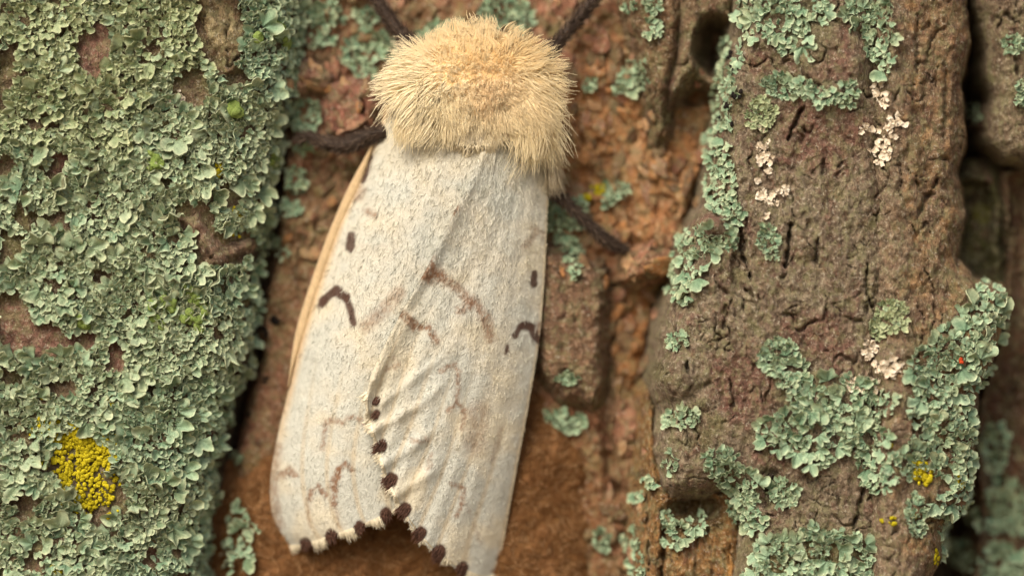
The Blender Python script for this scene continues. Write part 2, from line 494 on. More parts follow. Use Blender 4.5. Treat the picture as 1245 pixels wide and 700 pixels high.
# --- right ridge, main plate
RA = [(896, -600), (894, 0), (891, 50), (882, 90), (873, 150), (863, 215), (858, 250), (842, 268), (826, 300), (822, 345), (806, 388), (801, 420),
      (794, 462), (800, 500), (794, 545), (800, 596), (814, 612), (850, 607), (886, 600), (898, 640), (884, 700), (880, 1300), (1092, 1300), (1096, 640),
      (1090, 560), (1082, 480), (1088, 380), (1092, 300), (1086, 200), (1080, 120), (1074, 60), (1070, -600)]
RA_CR = [([(975, 130), (966, 148), (956, 172)], 4.5, 24), ([(960, 272), (957, 300), (952, 328)], 4, 24), ([(899, 268), (900, 310), (912, 342)], 5, 26),
         ([(991, 290), (990, 322)], 6, 13), ([(1000, 195), (998, 215)], 5, 12), ([(884, 460), (889, 480), (890, 494)], 3.5, 16), ([(834, 440), (836, 456)], 4, 16),
         ([(1060, 263), (1078, 264), (1090, 270)], 3.2, 14), ([(1052, 320), (1050, 350), (1058, 372)], 4, 16), ([(937, 575), (930, 610)], 9, 16), ([(1048, 590), (1036, 640)], 6, 14),
         ([(904, 352), (914, 360)], 4, 14), ([(1000, 372), (1006, 400)], 5, 10), ([(960, 376), (966, 392)], 5, 10), ([(1074, 640), (1100, 636)], 5, 12), ([(1052, 370), (1050, 384)], 4, 12),
         ([(970, 20), (962, 66), (976, 96), (1000, 112)], 6, 9), ([(880, 370), (878, 400)], 4, 9)]
def ra_extra(X, Y):
    h = 26 * sm(0, 0.8, ell(X, Y, 862, 274, 26, 24)) + 20 * sm(0, 0.8, ell(X, Y, 818, 456, 34, 42)) + 14 * sm(0, 0.9, ell(X, Y, 960, 400, 170, 300))
    h = h + 12 * sm(0, 0.7, ell(X, Y, 1005, 90, 60, 80)) - 16 * sm(0.0, 0.7, ell(X, Y, 975, 455, 30, 46)) * 0.4
    h = h - 18 * sm(0, 0.5, ell(X, Y, 896, 330, 12, 40)) * 0.5
    return h + 5 * (terrace(0.5 + 0.5 * fbm(X, Y, 40, 4, 203, 0.6, 1.6), 5, 0.15) - 0.5) * 2
ra_h, ra_c0 = make_plate(RA, 98, 46, lin(138, 122, 100), lin(126, 107, 88), 200, 6, 30, 6.0, RA_CR, ra_extra, 7, -150, 3.0, 0.5)
RA_RED = [(1005, 65, 50, 45, 0), (985, 405, 50, 40, 0), (1015, 430, 30, 28, 0), (920, 80, 16, 26, 0), (975, 150, 40, 30, 0), (860, 272, 24, 22, 0), (900, 470, 50, 60, 0), (930, 550, 24, 20, 0), (1030, 160, 30, 40, 0), (990, 180, 60, 40, 0)]
def ra_c(X, Y, h):
    c = ra_c0(X, Y, h)
    n2 = fbm(X, Y, 20, 4, 260, 0.65)
    red = np.maximum.reduce([ell(X, Y, *e) for e in RA_RED])
    c = mixc(c, lin(122, 84, 72), sm(0.0, 0.6, red + 0.9 * n2) * 0.7)
    c = mixc(c, lin(132, 128, 96), sm(0.0, 0.6, ell(X, Y, 985, 40, 40, 60) + 0.4 * n2) * 0.6)
    c = mixc(c, B_BLACK, sm(0.1, 0.5, ell(X, Y, 936, 590, 16, 30) + 0.6 * n2) * 0.85)  # black oval around the wide crack
    c = mixc(c, lin(110, 104, 60), sm(0.0, 0.5, ell(X, Y, 980, 690, 110, 60) + 0.4 * n2) * 0.6)
    return c

RB = [(1060, -600), (1178, -600), (1178, 0), (1181, 50), (1172, 100), (1176, 175), (1166, 212), (1178, 262), (1166, 312), (1190, 342), (1226, 350), (1222, 395),
      (1206, 440), (1190, 480), (1186, 525), (1182, 590), (1168, 622), (1150, 640), (1144, 680), (1130, 710), (1100, 1300), (1050, 1300)]
RB_CR = [([(1138, 220), (1122, 246), (1112, 268)], 4, 14), ([(1112, 20), (1112, 90)], 4, 9), ([(1150, 90), (1146, 170)], 5, 9), ([(1160, 470), (1160, 520)], 4, 12), ([(1108, 500), (1108, 560)], 4, 10), ([(1100, 640), (1140, 630)], 4, 10)]
rb_h, rb_c0 = make_plate(RB, 78, 34, lin(142, 114, 84), lin(134, 110, 88), 300, 5, 30, 7.0, RB_CR,
                         lambda X, Y: 30 * sm(1160, 1070, X) + 18 * sm(300, 480, Y) + 14 * (terrace(0.5 + 0.5 * fbm(X, Y, 44, 4, 333, 0.6, 1.5), 5, 0.16) - 0.5), 12, -260, 3.0, 0.5)
def rb_c(X, Y, h):
    c = rb_c0(X, Y, h); n = fbm(X, Y, 26, 3, 345, 0.6)
    c = mixc(c, lin(182, 142, 98), sm(0.05, 0.4, n) * 0.55)
    return mixc(c, lin(136, 116, 94), sm(1125, 1075, X + 40 * n) * 0.9)
RC = [(790, 480), (782, 560), (776, 640), (773, 720), (770, 1300), (905, 1300), (905, 585), (850, 590), (812, 585)]
rc_h, rc_c0 = make_plate(RC, 58, 22, lin(142, 104, 62), lin(158, 118, 74), 400, 4, 26, 7.0,
                         [([(806, 620), (808, 660), (802, 740)], 6, 26), ([(786, 600), (790, 700)], 3, 12), ([(862, 640), (868, 760)], 3, 8), ([(848, 650), (846, 760)], 3, 8)],
                         lambda X, Y: 4 * ridged(X, Y, 9, 2, 433, 6) - 30 * sm(0.0, 0.6, ell(X, Y, 848, 618, 46, 20)), 3.0, -110, 2.0, 0.4)
def rc_c(X, Y, h):
    c = rc_c0(X, Y, h); n = fbm(X, Y, 12, 3, 440, 0.6, 5)
    c = mixc(c, lin(176, 128, 72), sm(0.0, 0.4, n) * sm(640, 670, Y) * sm(810, 825, X))
    return mixc(c, lin(56, 50, 26), sm(0.0, 0.5, ell(X, Y, 846, 625, 52, 34)) * 0.7)  # shadow beneath the overhanging ledge, painted dark on the wood

FR = [(1186, -600), (1186, 0), (1200, 40), (1206, 90), (1212, 120), (1204, 150), (1210, 176), (1226, 192), (1250, 200), (1290, 212), (1800, 240), (1800, -600)]
fr_h, fr_c = make_plate(FR, 55, 30, lin(132, 116, 92), lin(118, 98, 78), 500, 5, 26, 6.0,
                        [([(1216, 30), (1222, 16), (1240, 28)], 4, 14), ([(1236, 70), (1238, 90)], 5, 14)], None, 12, -240, 3.0, 0.5)
FB = [(1232, 210), (1262, 202), (1800, 240), (1800, 1300), (1190, 1300), (1196, 720), (1204, 620), (1196, 540), (1206, 470), (1228, 410), (1240, 330), (1234, 260)]
fb_h, fb_c = make_plate(FB, -60, 20, lin(108, 78, 56), lin(92, 70, 50), 550, 5, 30, 8.0,
                        [([(1218, 560), (1222, 592)], 10, 22), ([(1240, 240), (1236, 330)], 6, 20)], lambda X, Y: 20 * fbm(X, Y, 90, 2, 577), 6, -140, 3.0, 0.5)
FM = [(1170, 222), (1186, 214), (1212, 218), (1222, 250), (1218, 300), (1222, 350), (1196, 352), (1176, 330), (1168, 280)]
fm_h, fm_c0 = make_plate(FM, -60, 12, lin(78, 76, 40), lin(62, 58, 40), 600, 4, 18, 8.0, (), None, 2.6, -100, 3.0, 0.5)
def fm_c(X, Y, h):
    return mixc(fm_c0(X, Y, h), lin(132, 128, 48), sm(0.1, 0.6, ell(X, Y, 1204, 258, 16, 18)) * 0.7)
# --- small plates on the left ridge and in the furrow
LP1 = [(236, -120), (300, -120), (299, 20), (297, 60), (300, 88), (286, 92), (266, 88), (264, 66), (252, 40), (240, 14)]
LP2 = [(222, 268), (242, 260), (256, 282), (272, 300), (298, 290), (316, 292), (300, 312), (282, 318), (268, 330), (252, 322), (242, 300)]
TG = [(752, -160), (834, -160), (832, 0), (826, 60), (816, 112), (809, 164), (801, 172), (794, 130), (783, 84), (774, 50), (762, 10)]
AR = [(822, -160), (897, -160), (894, 22), (862, 26), (856, 62), (866, 86), (886, 98), (890, 114), (862, 99), (846, 92), (833, 108), (814, 130), (812, 104), (824, 50)]
EP = [(654, 296), (700, 318), (733, 330), (736, 400), (731, 468), (728, 486), (720, 497), (704, 488), (686, 488), (674, 472), (656, 452), (648, 400)]
FP = [(760, 340), (766, 312), (790, 303), (822, 312), (820, 334), (796, 334), (774, 344)]
GP = [(700, 600), (722, 606), (748, 614), (752, 660), (762, 740), (720, 760), (714, 700), (712, 640)]
HP = [(352, 70), (386, 78), (402, 92), (396, 106), (372, 104), (356, 116), (346, 100)]
IP = [(398, 100), (446, 92), (470, 108), (452, 150), (420, 168), (398, 160), (392, 126)]
PLATES = [
    ('bark_block', LP1, 16, lin(168, 150, 112), lin(124, 102, 74), 650, 88),
    ('bark_block', LP2, 22, lin(156, 128, 106), lin(134, 108, 88), 670, 88),
    ('bark_tongue', TG, 52, lin(122, 94, 68), lin(134, 108, 80), 690, 0),
    ('bark_plate', AR, 52, lin(132, 110, 84), lin(120, 96, 72), 710, 0),
    ('bark_plate', EP, 32, lin(128, 98, 74), lin(140, 110, 86), 730, 0),
    ('bark_plate', FP, 34, lin(182, 134, 100), lin(160, 112, 82), 750, 0),
    ('bark_plate', HP, 22, lin(176, 142, 116), lin(156, 112, 88), 790, 0),
    ('bark_plate', IP, 16, lin(156, 104, 84), lin(164, 118, 98), 810, 0),
]

GX = np.arange(XMIN, XMAX + 1, 2.0); GY = np.arange(YMIN, YMAX + 1, 2.0)
GXX, GYY = np.meshgrid(GX, GY)
HMAP = np.full(GXX.shape, -400.0)

trunk = thing('tree_trunk', 'rough red-brown tree trunk with deep furrows and flaking bark ridges', 'tree trunk')

def field(name, hf, cf, x0, x1, y0, y1, step, mat, label=None, min_h=-330):
    global HMAP
    xs = np.arange(x0, x1 + step, step); ys = np.arange(y0, y1 + step, step)
    X, Y = np.meshgrid(xs, ys)
    H = hf(X, Y)
    C = cf(X, Y, H)
    idx = np.arange(X.size).reshape(X.shape)
    ok = H > min_h
    q = ok[:-1, :-1] & ok[:-1, 1:] & ok[1:, 1:] & ok[1:, :-1]
    F = np.stack([idx[:-1, :-1], idx[1:, :-1], idx[1:, 1:], idx[:-1, 1:]], -1)[q]
    used = np.unique(F); remap = np.full(X.size, -1); remap[used] = np.arange(len(used))
    V = np.stack(W3(X, Y, H), -1).reshape(-1, 3)[used]
    me = make_mesh(name, V, remap[F], C.reshape(-1, 3)[used])
    o = obj(name, me, mat, trunk)
    if label: o['label'] = label
    i0 = np.searchsorted(GX, x0); i1 = np.searchsorted(GX, x1); j0 = np.searchsorted(GY, y0); j1 = np.searchsorted(GY, y1)
    sub = (slice(j0, j1 + 1), slice(i0, i1 + 1))
    hx = GXX[sub]; hy = GYY[sub]
    ii = np.clip(np.rint((hx - x0) / step).astype(int), 0, len(xs) - 1); jj = np.clip(np.rint((hy - y0) / step).astype(int), 0, len(ys) - 1)
    HMAP[sub] = np.maximum(HMAP[sub], H[jj, ii])
    return o

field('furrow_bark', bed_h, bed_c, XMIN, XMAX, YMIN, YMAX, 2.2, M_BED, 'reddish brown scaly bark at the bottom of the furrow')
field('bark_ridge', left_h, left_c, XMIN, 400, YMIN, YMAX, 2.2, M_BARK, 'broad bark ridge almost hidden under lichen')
field('bark_ridge', ra_h, ra_c, 740, 1130, YMIN, YMAX, 1.5, M_BARK, 'grey-brown cracked bark ridge with scattered lichen')
field('bark_ridge', rb_h, rb_c, 1030, 1290, YMIN, YMAX, 1.8, M_BARK, 'orange-brown bark ridge beside the deep black crevice')
field('exposed_wood', rc_h, rc_c, 740, 930, 440, YMAX, 1.8, M_BARK, 'fibrous orange wood under the bark ledge')
field('bark_ridge', fr_h, fr_c, 1140, XMAX, YMIN, 280, 2.0, M_BARK, 'grey bark ridge across the black crevice')
field('bark_ridge', fb_h, fb_c, 1150, XMAX, 180, YMAX, 2.2, M_BARK, 'dark brown recessed bark beyond the crevice')
field('mossy_bark', fm_h, fm_c, 1140, 1250, 190, 380, 2.0, M_BARK, 'dark green mossy bark inside the crevice')
for nm, poly, H, c1, c2, sd, base in PLATES:
    a = np.array(poly)
    hf0, cf0 = make_plate(poly, H, 16, c1, c2, sd, 4, 18, 4.0, (), None, 2.6, -34, 2.2, 0.5)
    if base:
        hf = (lambda f: lambda X, Y: np.where(f(X, Y) < -300, -400, f(X, Y) + left_h(X, Y) - 8))(hf0)
    else:
        hf = (lambda f: lambda X, Y: np.where(f(X, Y) < -300, -400, f(X, Y) + 0.4 * bed_h(X, Y)))(hf0)
    field(nm, hf, cf0, a[:, 0].min() - 26, a[:, 0].max() + 26, max(a[:, 1].min() - 26, YMIN), a[:, 1].max() + 26, 1.8, M_BARK)

# rest of the trunk behind this piece of bark
th = np.linspace(0, 2 * np.pi, 97)[:-1]; zz = np.linspace(GZ - 2, 90, 81)
TH, ZZ = np.meshgrid(th, zz)
RR = 15 + 0.5 * fbm(TH * 180, ZZ * 12, 60, 4, 820, 0.6, 3.0)
tv = np.stack([RR * np.sin(TH), 16.2 - RR * np.cos(TH), ZZ], -1)
ti = np.arange(96 * 81).reshape(81, 96); tj = np.roll(ti, -1, 1)
obj('trunk_core', make_mesh('trunk_core', tv, np.stack([ti[:-1], tj[:-1], tj[1:], ti[1:]], -1).reshape(-1, 4), np.broadcast_to(B_DARK, (96 * 81, 3))), M_BARK, trunk)

# smoothed surface for placing things on the bark
def box_blur(A, r):
    for ax in (0, 1):
        P = np.pad(A, [(r + 1, r) if k == ax else (0, 0) for k in (0, 1)], mode='edge')
        c = np.cumsum(P, axis=ax)
        n = A.shape[ax]
        A = (np.take(c, np.arange(2 * r + 1, 2 * r + 1 + n), ax) - np.take(c, np.arange(0, n), ax)) / (2 * r + 1)
    return A
HS = box_blur(np.maximum(HMAP, -140), 3)
DHY, DHX = np.gradient(HS, 2.0)
def samp(A, x, y):
    i = np.clip(np.rint((np.asarray(x) - XMIN) / 2).astype(int), 0, A.shape[1] - 1)
    j = np.clip(np.rint((np.asarray(y) - YMIN) / 2).astype(int), 0, A.shape[0] - 1)
    return A[j, i]

rng = np.random.default_rng(5)

# ------------------------------------------------------------------ loose bark flakes in the furrow
def flake_mesh(seed):
    r = np.random.default_rng(seed)
    n = 12; th = np.linspace(0, 2 * np.pi, n, endpoint=False)
    rad = 1 + r.uniform(-0.5, 0.4, n) * (r.random(n) < 0.7)
    V = [(0, 0, 0.10)]
    for ring, (f, z) in enumerate(((0.55, 0.1), (1.0, 0.06), (0.96, -0.10))):
        for k in range(n):
            V.append((rad[k] * f * math.cos(th[k]), rad[k] * f * math.sin(th[k]), z + r.uniform(-0.05, 0.07) + 0.12 * f * math.cos(2 * th[k])))
    F = [(0, 1 + k, 1 + (k + 1) % n) for k in range(n)]
    for ring in (0, 1):
        a = 1 + ring * n; b = a + n
        for k in range(n):
            k2 = (k + 1) % n
            F += [(a + k, b + k, b + k2), (a + k, b + k2, a + k2)]
    return np.array(V), np.array(F)
FCOL = [lin(156, 118, 98), B_ORANGE, B_RED, lin(172, 136, 104), lin(112, 86, 66), B_BROWN, lin(140, 112, 88)]
flakes = []
for k in range(7):
    V, F = flake_mesh(40 + k)
    c = FCOL[k] * rng.uniform(0.85, 1.12, (len(V), 1))
    flakes.append(make_mesh('bark_flake', V, F, c))
    flakes[-1].materials.append(M_BED)
def place(o, x, y, d, direction, normal, scale, tilt=0.0):
    """local y along the growth direction, local z out from the bark"""
    n = Vector(normal).normalized(); t = Vector(direction)
    t = (t - n * t.dot(n)).normalized(); b = t.cross(n)
    M = Matrix((b, t, n)).transposed().to_4x4()
    if tilt: M = M @ Matrix.Rotation(tilt, 4, 'X')
    sc = scale if hasattr(scale, '__len__') else (scale,) * 3
    o.matrix_world = Matrix.Translation(W3(x, y, d)) @ M @ Matrix.Diagonal((sc[0] * S, sc[1] * S, sc[2] * S, 1))
def normal_at(x, y, k=0.8):
    gx_ = float(np.clip(samp(DHX, x, y), -1.6, 1.6)) * k; gy_ = float(np.clip(samp(DHY, x, y), -1.6, 1.6)) * k
    return (-gx_, -1.0, gy_)
cnt = 0; pts = []
while cnt < 170:
    x, y = (rng.uniform(655, 875), rng.uniform(-10, 360)) if rng.random() < 0.66 else (rng.uniform(345, 480), rng.uniform(0, 310))
    if cnt > 140: x, y = rng.uniform(740, 800), rng.uniform(350, 690)
    if samp(HMAP, x, y) > 34: continue
    if any((x - a) ** 2 + (y - b) ** 2 < 13 ** 2 for a, b in pts): continue
    pts.append((x, y)); cnt += 1
    o = obj('bark_flake', flakes[int(rng.integers(7))], None, trunk)
    a = rng.normal(0, 0.45); s = 5 + 12 * rng.random() ** 1.6
    nr = Vector(normal_at(x, y, 0.5)) + Vector(rng.normal(0, 0.16, 3))
    place(o, x, y, float(samp(HS, x, y)) + 1.5, (math.sin(a), 0, math.cos(a)), nr, (s * rng.uniform(0.4, 0.9), s * rng.uniform(0.9, 1.7), s * 0.7))

# ------------------------------------------------------------------ lichens
def lobe_geo(seed, nth=25, nr=5):
    r = np.random.default_rng(seed)
    tm = r.uniform(1.15, 1.9); th = np.linspace(-tm, tm, nth)
    k = r.uniform(1.5, 3.2); ph = r.uniform(0, 6.28); k2 = r.uniform(4.5, 7.5); ph2 = r.uniform(0, 6.28)
    ro = (0.62 + 0.38 * np.cos(th * 0.75)) * (0.60 + 0.42 * np.abs(np.sin(k * th + ph)) ** 0.55 - 0.07 * np.sin(k2 * th + ph2)) * (1 + r.uniform(-0.05, 0.05, nth))
    rr = np.array([0.06, 0.36, 0.62, 0.86, 1.0])[:nr] if nr == 5 else np.linspace(0.08, 1, nr)
    R, T = np.meshgrid(rr, th, indexing='ij'); RO = np.broadcast_to(ro, R.shape)
    x = R * RO * np.sin(T) * r.uniform(0.85, 1.1); y = R * RO * np.cos(T) * 1.1
    amp = r.uniform(0.07, 0.18); cup = r.uniform(-0.22, 0.16)
    z = cup * R ** 2 + amp * R * np.sin(k * 2 * T + ph) + 0.09 * R * np.sin(k2 * T + ph2 + 1) + r.uniform(0.06, 0.24) * sm(0.6, 1.0, R) + r.normal(0, 0.018, R.shape)
    top = np.stack([x, y, z], -1).reshape(-1, 3)
    bot = top * np.array([0.97, 0.97, 1]); bot[:, 2] -= 0.085
    n = len(top); idx = np.arange(n).reshape(nr, nth)
    F = [np.stack([idx[:-1, :-1], idx[:-1, 1:], idx[1:, 1:], idx[1:, :-1]], -1).reshape(-1, 4)]
    F[0] = F[0][:, ::-1]
    F.append(F[0][:, ::-1] + n)
    e = idx[-1]
    F.append(np.stack([e[:-1], e[1:], e[1:] + n, e[:-1] + n], -1))
    for e in (idx[:, 0][::-1], idx[:, -1]):
        F.append(np.stack([e[:-1], e[1:], e[1:] + n, e[:-1] + n], -1))
    rim = np.concatenate([(R ** 5).ravel(), 0.9 * (R ** 5).ravel()])
    under = np.concatenate([np.zeros(n), np.ones(n) * (1 - 0.8 * (R.ravel() > 0.95))])
    return np.concatenate([top, bot]), np.concatenate(F), rim, under
NV = 18
LOBES = [[None] * NV for _ in M_LICH]
LGEO = [lobe_geo(300 + k) for k in range(NV)]
SGEO = [lobe_geo(500 + k, 9, 3) for k in range(8)]
for mi, m in enumerate(M_LICH):
    for k in range(NV):
        V, F, rim, un = LGEO[k]
        me = make_mesh('lobe', V, F, None, {'rim': rim, 'under': un, 'rnd': np.full(len(V), k / NV)})
        me.materials.append(m); LOBES[mi][k] = me

def batch(geo, xs, ys, ds, dirs, normals, scales, tilts, seed):
    """many small lobes as one vertex / face array"""
    r = np.random.default_rng(seed)
    Vs, Fs, A, B, C = [], [], [], [], []; off = 0
    n = normals / np.linalg.norm(normals, axis=1)[:, None]
    t = dirs - n * (dirs * n).sum(1)[:, None]; t /= np.linalg.norm(t, axis=1)[:, None] + 1e-9
    b = np.cross(t, n)
    ct, st = np.cos(tilts)[:, None], np.sin(tilts)[:, None]
    t2 = t * ct + n * st; n2 = n * ct - t * st
    pos = np.stack(W3(xs, ys, ds), -1)
    which = r.integers(0, len(geo), len(xs))
    for g in range(len(geo)):
        s = np.nonzero(which == g)[0]
        if not len(s): continue
        V, F, rim, un = geo[g]
        P = pos[s][:, None] + S * scales[s][:, None, None] * (V[None, :, 0:1] * b[s][:, None] + V[None, :, 1:2] * t2[s][:, None] + V[None, :, 2:3] * n2[s][:, None])
        Vs.append(P.reshape(-1, 3)); k = len(V)
        Fs.append((F[None] + (off + k * np.arange(len(s)))[:, None, None]).reshape(-1, F.shape[1])); off += k * len(s)
        A.append(np.tile(rim, len(s))); B.append(np.tile(un, len(s))); C.append(np.repeat(r.random(len(s)), k))
    return np.concatenate(Vs), np.concatenate(Fs), {'rim': np.concatenate(A), 'under': np.concatenate(B), 'rnd': np.concatenate(C)}

def draw_in(els, n, r, grow=1.2):
    ar = np.array([e[2] * e[3] for e in els], float); pick = r.choice(len(els), n, p=ar / ar.sum())
    E = np.array(els, float)[pick]; q = np.sqrt(r.random(n)) * grow; t = r.uniform(0, 6.28, n); ca, sa = np.cos(np.radians(E[:, 4])), np.sin(np.radians(E[:, 4]))
    a, b = E[:, 2] * q * np.cos(t), E[:, 3] * q * np.sin(t)
    return E[:, 0] + a * ca - b * sa, E[:, 1] + a * sa + b * ca

def scatter_lichen(label, mask, bbox, centre, mi, smin, smax, cap, nsmall, seed, tilt=(0.1, 0.7), spacing=0.42, lift=2.0, group=None, name='leafy_lichen', mixm=None, els=None):
    r = np.random.default_rng(seed)
    def draw(n):
        if els is None: return r.uniform(bbox[0], bbox[1], n), r.uniform(bbox[2], bbox[3], n)
        return draw_in(els, n, r)
    root = thing(name, label, 'lichen', group)
    x0, x1, y0, y1 = bbox
    acc = np.zeros((0, 3)); tries = 0
    target_tries = cap * 14
    for si in (1.0, 0.62):
        xs, ys = draw(target_tries)
        keep = mask(xs, ys) > 0
        xs, ys = xs[keep], ys[keep]
        ss = (smin + (smax - smin) * r.random(len(xs)) ** 1.7) * (si if si < 1 else 1)
        for x, y, s in zip(xs, ys, ss):
            if len(acc) >= cap: break
            if len(acc):
                d = (acc[:, 0] - x) ** 2 + (acc[:, 1] - y) ** 2
                if (d < (spacing * (acc[:, 2] + s)) ** 2).any(): continue
            acc = np.vstack([acc, (x, y, s)])
    for x, y, s in acc:
        m = mi if (mixm is None or r.random() > 0.22) else mixm
        o = obj('lobe', LOBES[m][int(r.integers(NV))], None, root)
        ang = math.atan2(-(y - centre[1]), x - centre[0]) + r.normal(0, 0.75)
        nr = Vector(normal_at(x, y, 0.75)) + Vector(r.normal(0, 0.22, 3))
        place(o, x, y, float(samp(HS, x, y)) + lift + r.uniform(0, 5), (math.cos(ang), 0, math.sin(ang)), nr, s * r.uniform(0.9, 1.1), r.uniform(*tilt))
    if nsmall:
        xs, ys = draw(nsmall * 6)
        k = mask(xs, ys) > -0.06; xs, ys = xs[k][:nsmall], ys[k][:nsmall]
        n = len(xs)
        ang = np.arctan2(-(ys - centre[1]), xs - centre[0]) + r.normal(0, 1.0, n)
        nr = np.stack([-np.clip(samp(DHX, xs, ys), -1.6, 1.6) * 0.75, -np.ones(n), np.clip(samp(DHY, xs, ys), -1.6, 1.6) * 0.75], -1) + r.normal(0, 0.3, (n, 3))
        V, F, at = batch(SGEO, xs, ys, samp(HS, xs, ys) + r.uniform(0.5, 7, n), np.stack([np.cos(ang), 0 * ang, np.sin(ang)], -1), nr, r.uniform(4, 8.5, n), r.uniform(0.0, 0.9, n), seed + 1)
        o = obj('lobe_crumbs', make_mesh('lobe_crumbs', V, F, None, at), M_LICH[mi], root)
        o['kind'] = 'stuff'
    return root

# left ridge: one mat that grew together from several rosettes
SEEDS = [
    (40, 30, 1, 'leafy grey-green lichen left of the wide red bare bark spot at the ridge top'),
    (52, 120, 1, 'rounded leafy lichen rosettes just below the wide red bare bark spot'),
    (190, 55, 1, 'yellowish green leafy lichen between the red bare spot and the pale bark block'),
    (135, 130, 1, 'pale yellowish lichen rosette with a tiny orange centre among green lobes'),
    (205, 150, 0, 'dense crinkled lichen below the pale bark block, next to a bleached flake'),
    (328, 60, 2, 'leafy lichen fringe hanging on the ridge edge beside the pale bark block'),
    (300, 165, 0, 'large-lobed lichen on the ridge edge above the two small yellow dots'),
    (120, 245, 0, 'pale tightly crinkled lichen cushion beside a small red bare bark spot'),
    (30, 235, 0, 'leafy lichen clump between two brown bare gaps of the ridge'),
    (215, 290, 0, 'curly lichen strip left of the split wooden knob'),
    (70, 345, 0, 'broad pale lichen lobes above the long reddish bare streak'),
    (235, 395, 0, 'shaded lichen mat around the bright green pads'),
    (285, 340, 2, 'dark green lichen hanging below the split wooden knob'),
    (160, 380, 0, 'big whitish star-shaped lichen lobes right of the reddish bare streak'),
    (100, 460, 0, 'pale lichen lobes directly above the yellow crust'),
    (30, 530, 0, 'pale lichen rosettes on the outer side of the yellow crust'),
    (200, 530, 2, 'leafy lichen mat between the yellow crust and the black crevice'),
    (180, 620, 0, 'broad smooth lichen lobes under the bare brown spot below the yellow crust'),
    (50, 660, 0, 'large pale lichen lobes with a single orange dot among them'),
    (215, 670, 2, 'lichen on the ridge foot beside the brown egg felt'),
]
SX = np.array([s[0] for s in SEEDS], float); SY = np.array([s[1] for s in SEEDS], float)
def left_mask_all(x, y):
    wx, wy = edge_warp(x, y, 7, 42, 100)
    sd = poly_sdf(wx, wy, LR)
    gaps = fbm(x, y, 34, 3, 870, 0.6)
    return np.minimum(np.minimum((sd + 13) / 20, -bare_left(x, y) * 2.5 + 0.12), (0.31 - gaps) * 2)
for k, (sx, sy, mi, label) in enumerate(SEEDS):
    def mask(x, y, k=k):
        wx, wy = edge_warp(x, y, 26, 40, 880)
        d = (wx[:, None] - SX) ** 2 + (wy[:, None] - SY) ** 2
        return np.where(d.argmin(1) == k, left_mask_all(x, y), -1)
    bb = (max(sx - 130, -60), min(sx + 130, 370), max(sy - 120, -50), min(sy + 120, 750))
    scatter_lichen(label, mask, bb, (sx, sy), mi, 8, 23, 285, 480, 1000 + 10 * k, (0.0, 0.75), 0.33, 3.0, 'lichens grown together on the ridge', mixm=(0 if mi else 2))

def blob_mask(els, seed, warp=6):
    def mask(x, y):
        wx, wy = edge_warp(x, y, warp, 18, seed)
        m = np.full(np.shape(x), -9.0)
        for e in els: m = np.maximum(m, ell(wx, wy, *e))
        return np.minimum(m + 0.05, 0.5 - 1.6 * fbm(x, y, 17, 2, seed + 5))
    return mask
def patch(label, els, mi, smin=8, smax=17, seed=0, cap=200, nsmall=60, **kw):
    a = np.array([(e[0], e[1], max(e[2], e[3])) for e in els])
    bb = (a[:, 0].min() - a[:, 2].max(), a[:, 0].max() + a[:, 2].max(), a[:, 1].min() - a[:, 2].max(), a[:, 1].max() + a[:, 2].max())
    kw.setdefault('spacing', 0.43); kw.setdefault('tilt', (-0.05, 0.5)); kw.setdefault('mixm', 0)
    smax = smax * 1.2
    scatter_lichen(label, blob_mask(els, seed + 3), bb, (float(a[:, 0].mean()), float(a[:, 1].mean())), mi, smin, smax, cap, nsmall, 3000 + seed, els=els, **kw)

RG = 'lichens scattered on the cracked ridge'
patch('leafy lichen patch above the pink bare spot on the cracked bark ridge', [(940, 28, 36, 26, 0), (920, 14, 26, 20, 0), (958, 46, 20, 20, 0), (976, 18, 24, 18, 0)], 2, 8, 17, 11, group=RG)
patch('long narrow lichen strip with black dots along the sharp bark edge', [(888, 72, 11, 30, 8), (880, 120, 11, 36, 8), (874, 170, 12, 36, 6), (876, 222, 15, 34, 0), (884, 256, 13, 22, -30)], 2, 7, 13, 22, spacing=0.36, group=RG)
patch('thin broken lichen garland below the pink bare spot', [(942, 106, 14, 12, 20), (972, 112, 16, 10, 0), (1008, 122, 24, 8, 8), (1030, 112, 10, 10, 0)], 2, 6, 12, 33, nsmall=40, group=RG)
patch('pale lichen tongue hanging above white crumbs', [(1052, 20, 26, 22, 0), (1066, 48, 14, 26, 0), (1074, 74, 9, 16, 0)], 2, 8, 17, 44, group=RG)
patch('bushy lichen clump beside the reddish bark knob', [(846, 296, 22, 18, 0), (836, 322, 18, 28, 0), (830, 350, 12, 16, 0), (884, 296, 10, 8, 0)], 2, 7, 15, 55, group=RG)
patch('tiny pair of lichen lobes under the white chip', [(930, 290, 10, 14, 0), (936, 304, 8, 8, 0)], 2, 6, 10, 66, nsmall=10, group=RG)
patch('small curly lichen at the end of the bleached lichen row', [(944, 432, 20, 20, 0), (962, 458, 16, 16, 0)], 2, 7, 13, 77, group=RG)
patch('wide lichen rosettes hanging below the bleached lichen row', [(985, 478, 30, 20, 0), (1030, 478, 34, 18, 0), (1062, 486, 20, 14, 0), (1012, 500, 40, 18, 0)], 2, 8, 17, 88, cap=220, group=RG)
patch('fan-shaped lichen rosettes spreading over the middle of the cracked ridge', [(952, 522, 30, 22, 0), (990, 535, 32, 26, 0), (975, 510, 30, 16, 0), (1020, 528, 16, 18, 0)], 2, 9, 20, 99, cap=220, group=RG)
patch('grey-blue lichen lobes above two tiny yellow dots', [(1050, 532, 24, 18, 0), (1064, 556, 22, 16, 0), (1062, 580, 18, 14, 0), (1044, 512, 18, 14, 0)], 2, 8, 17, 110, group=RG)
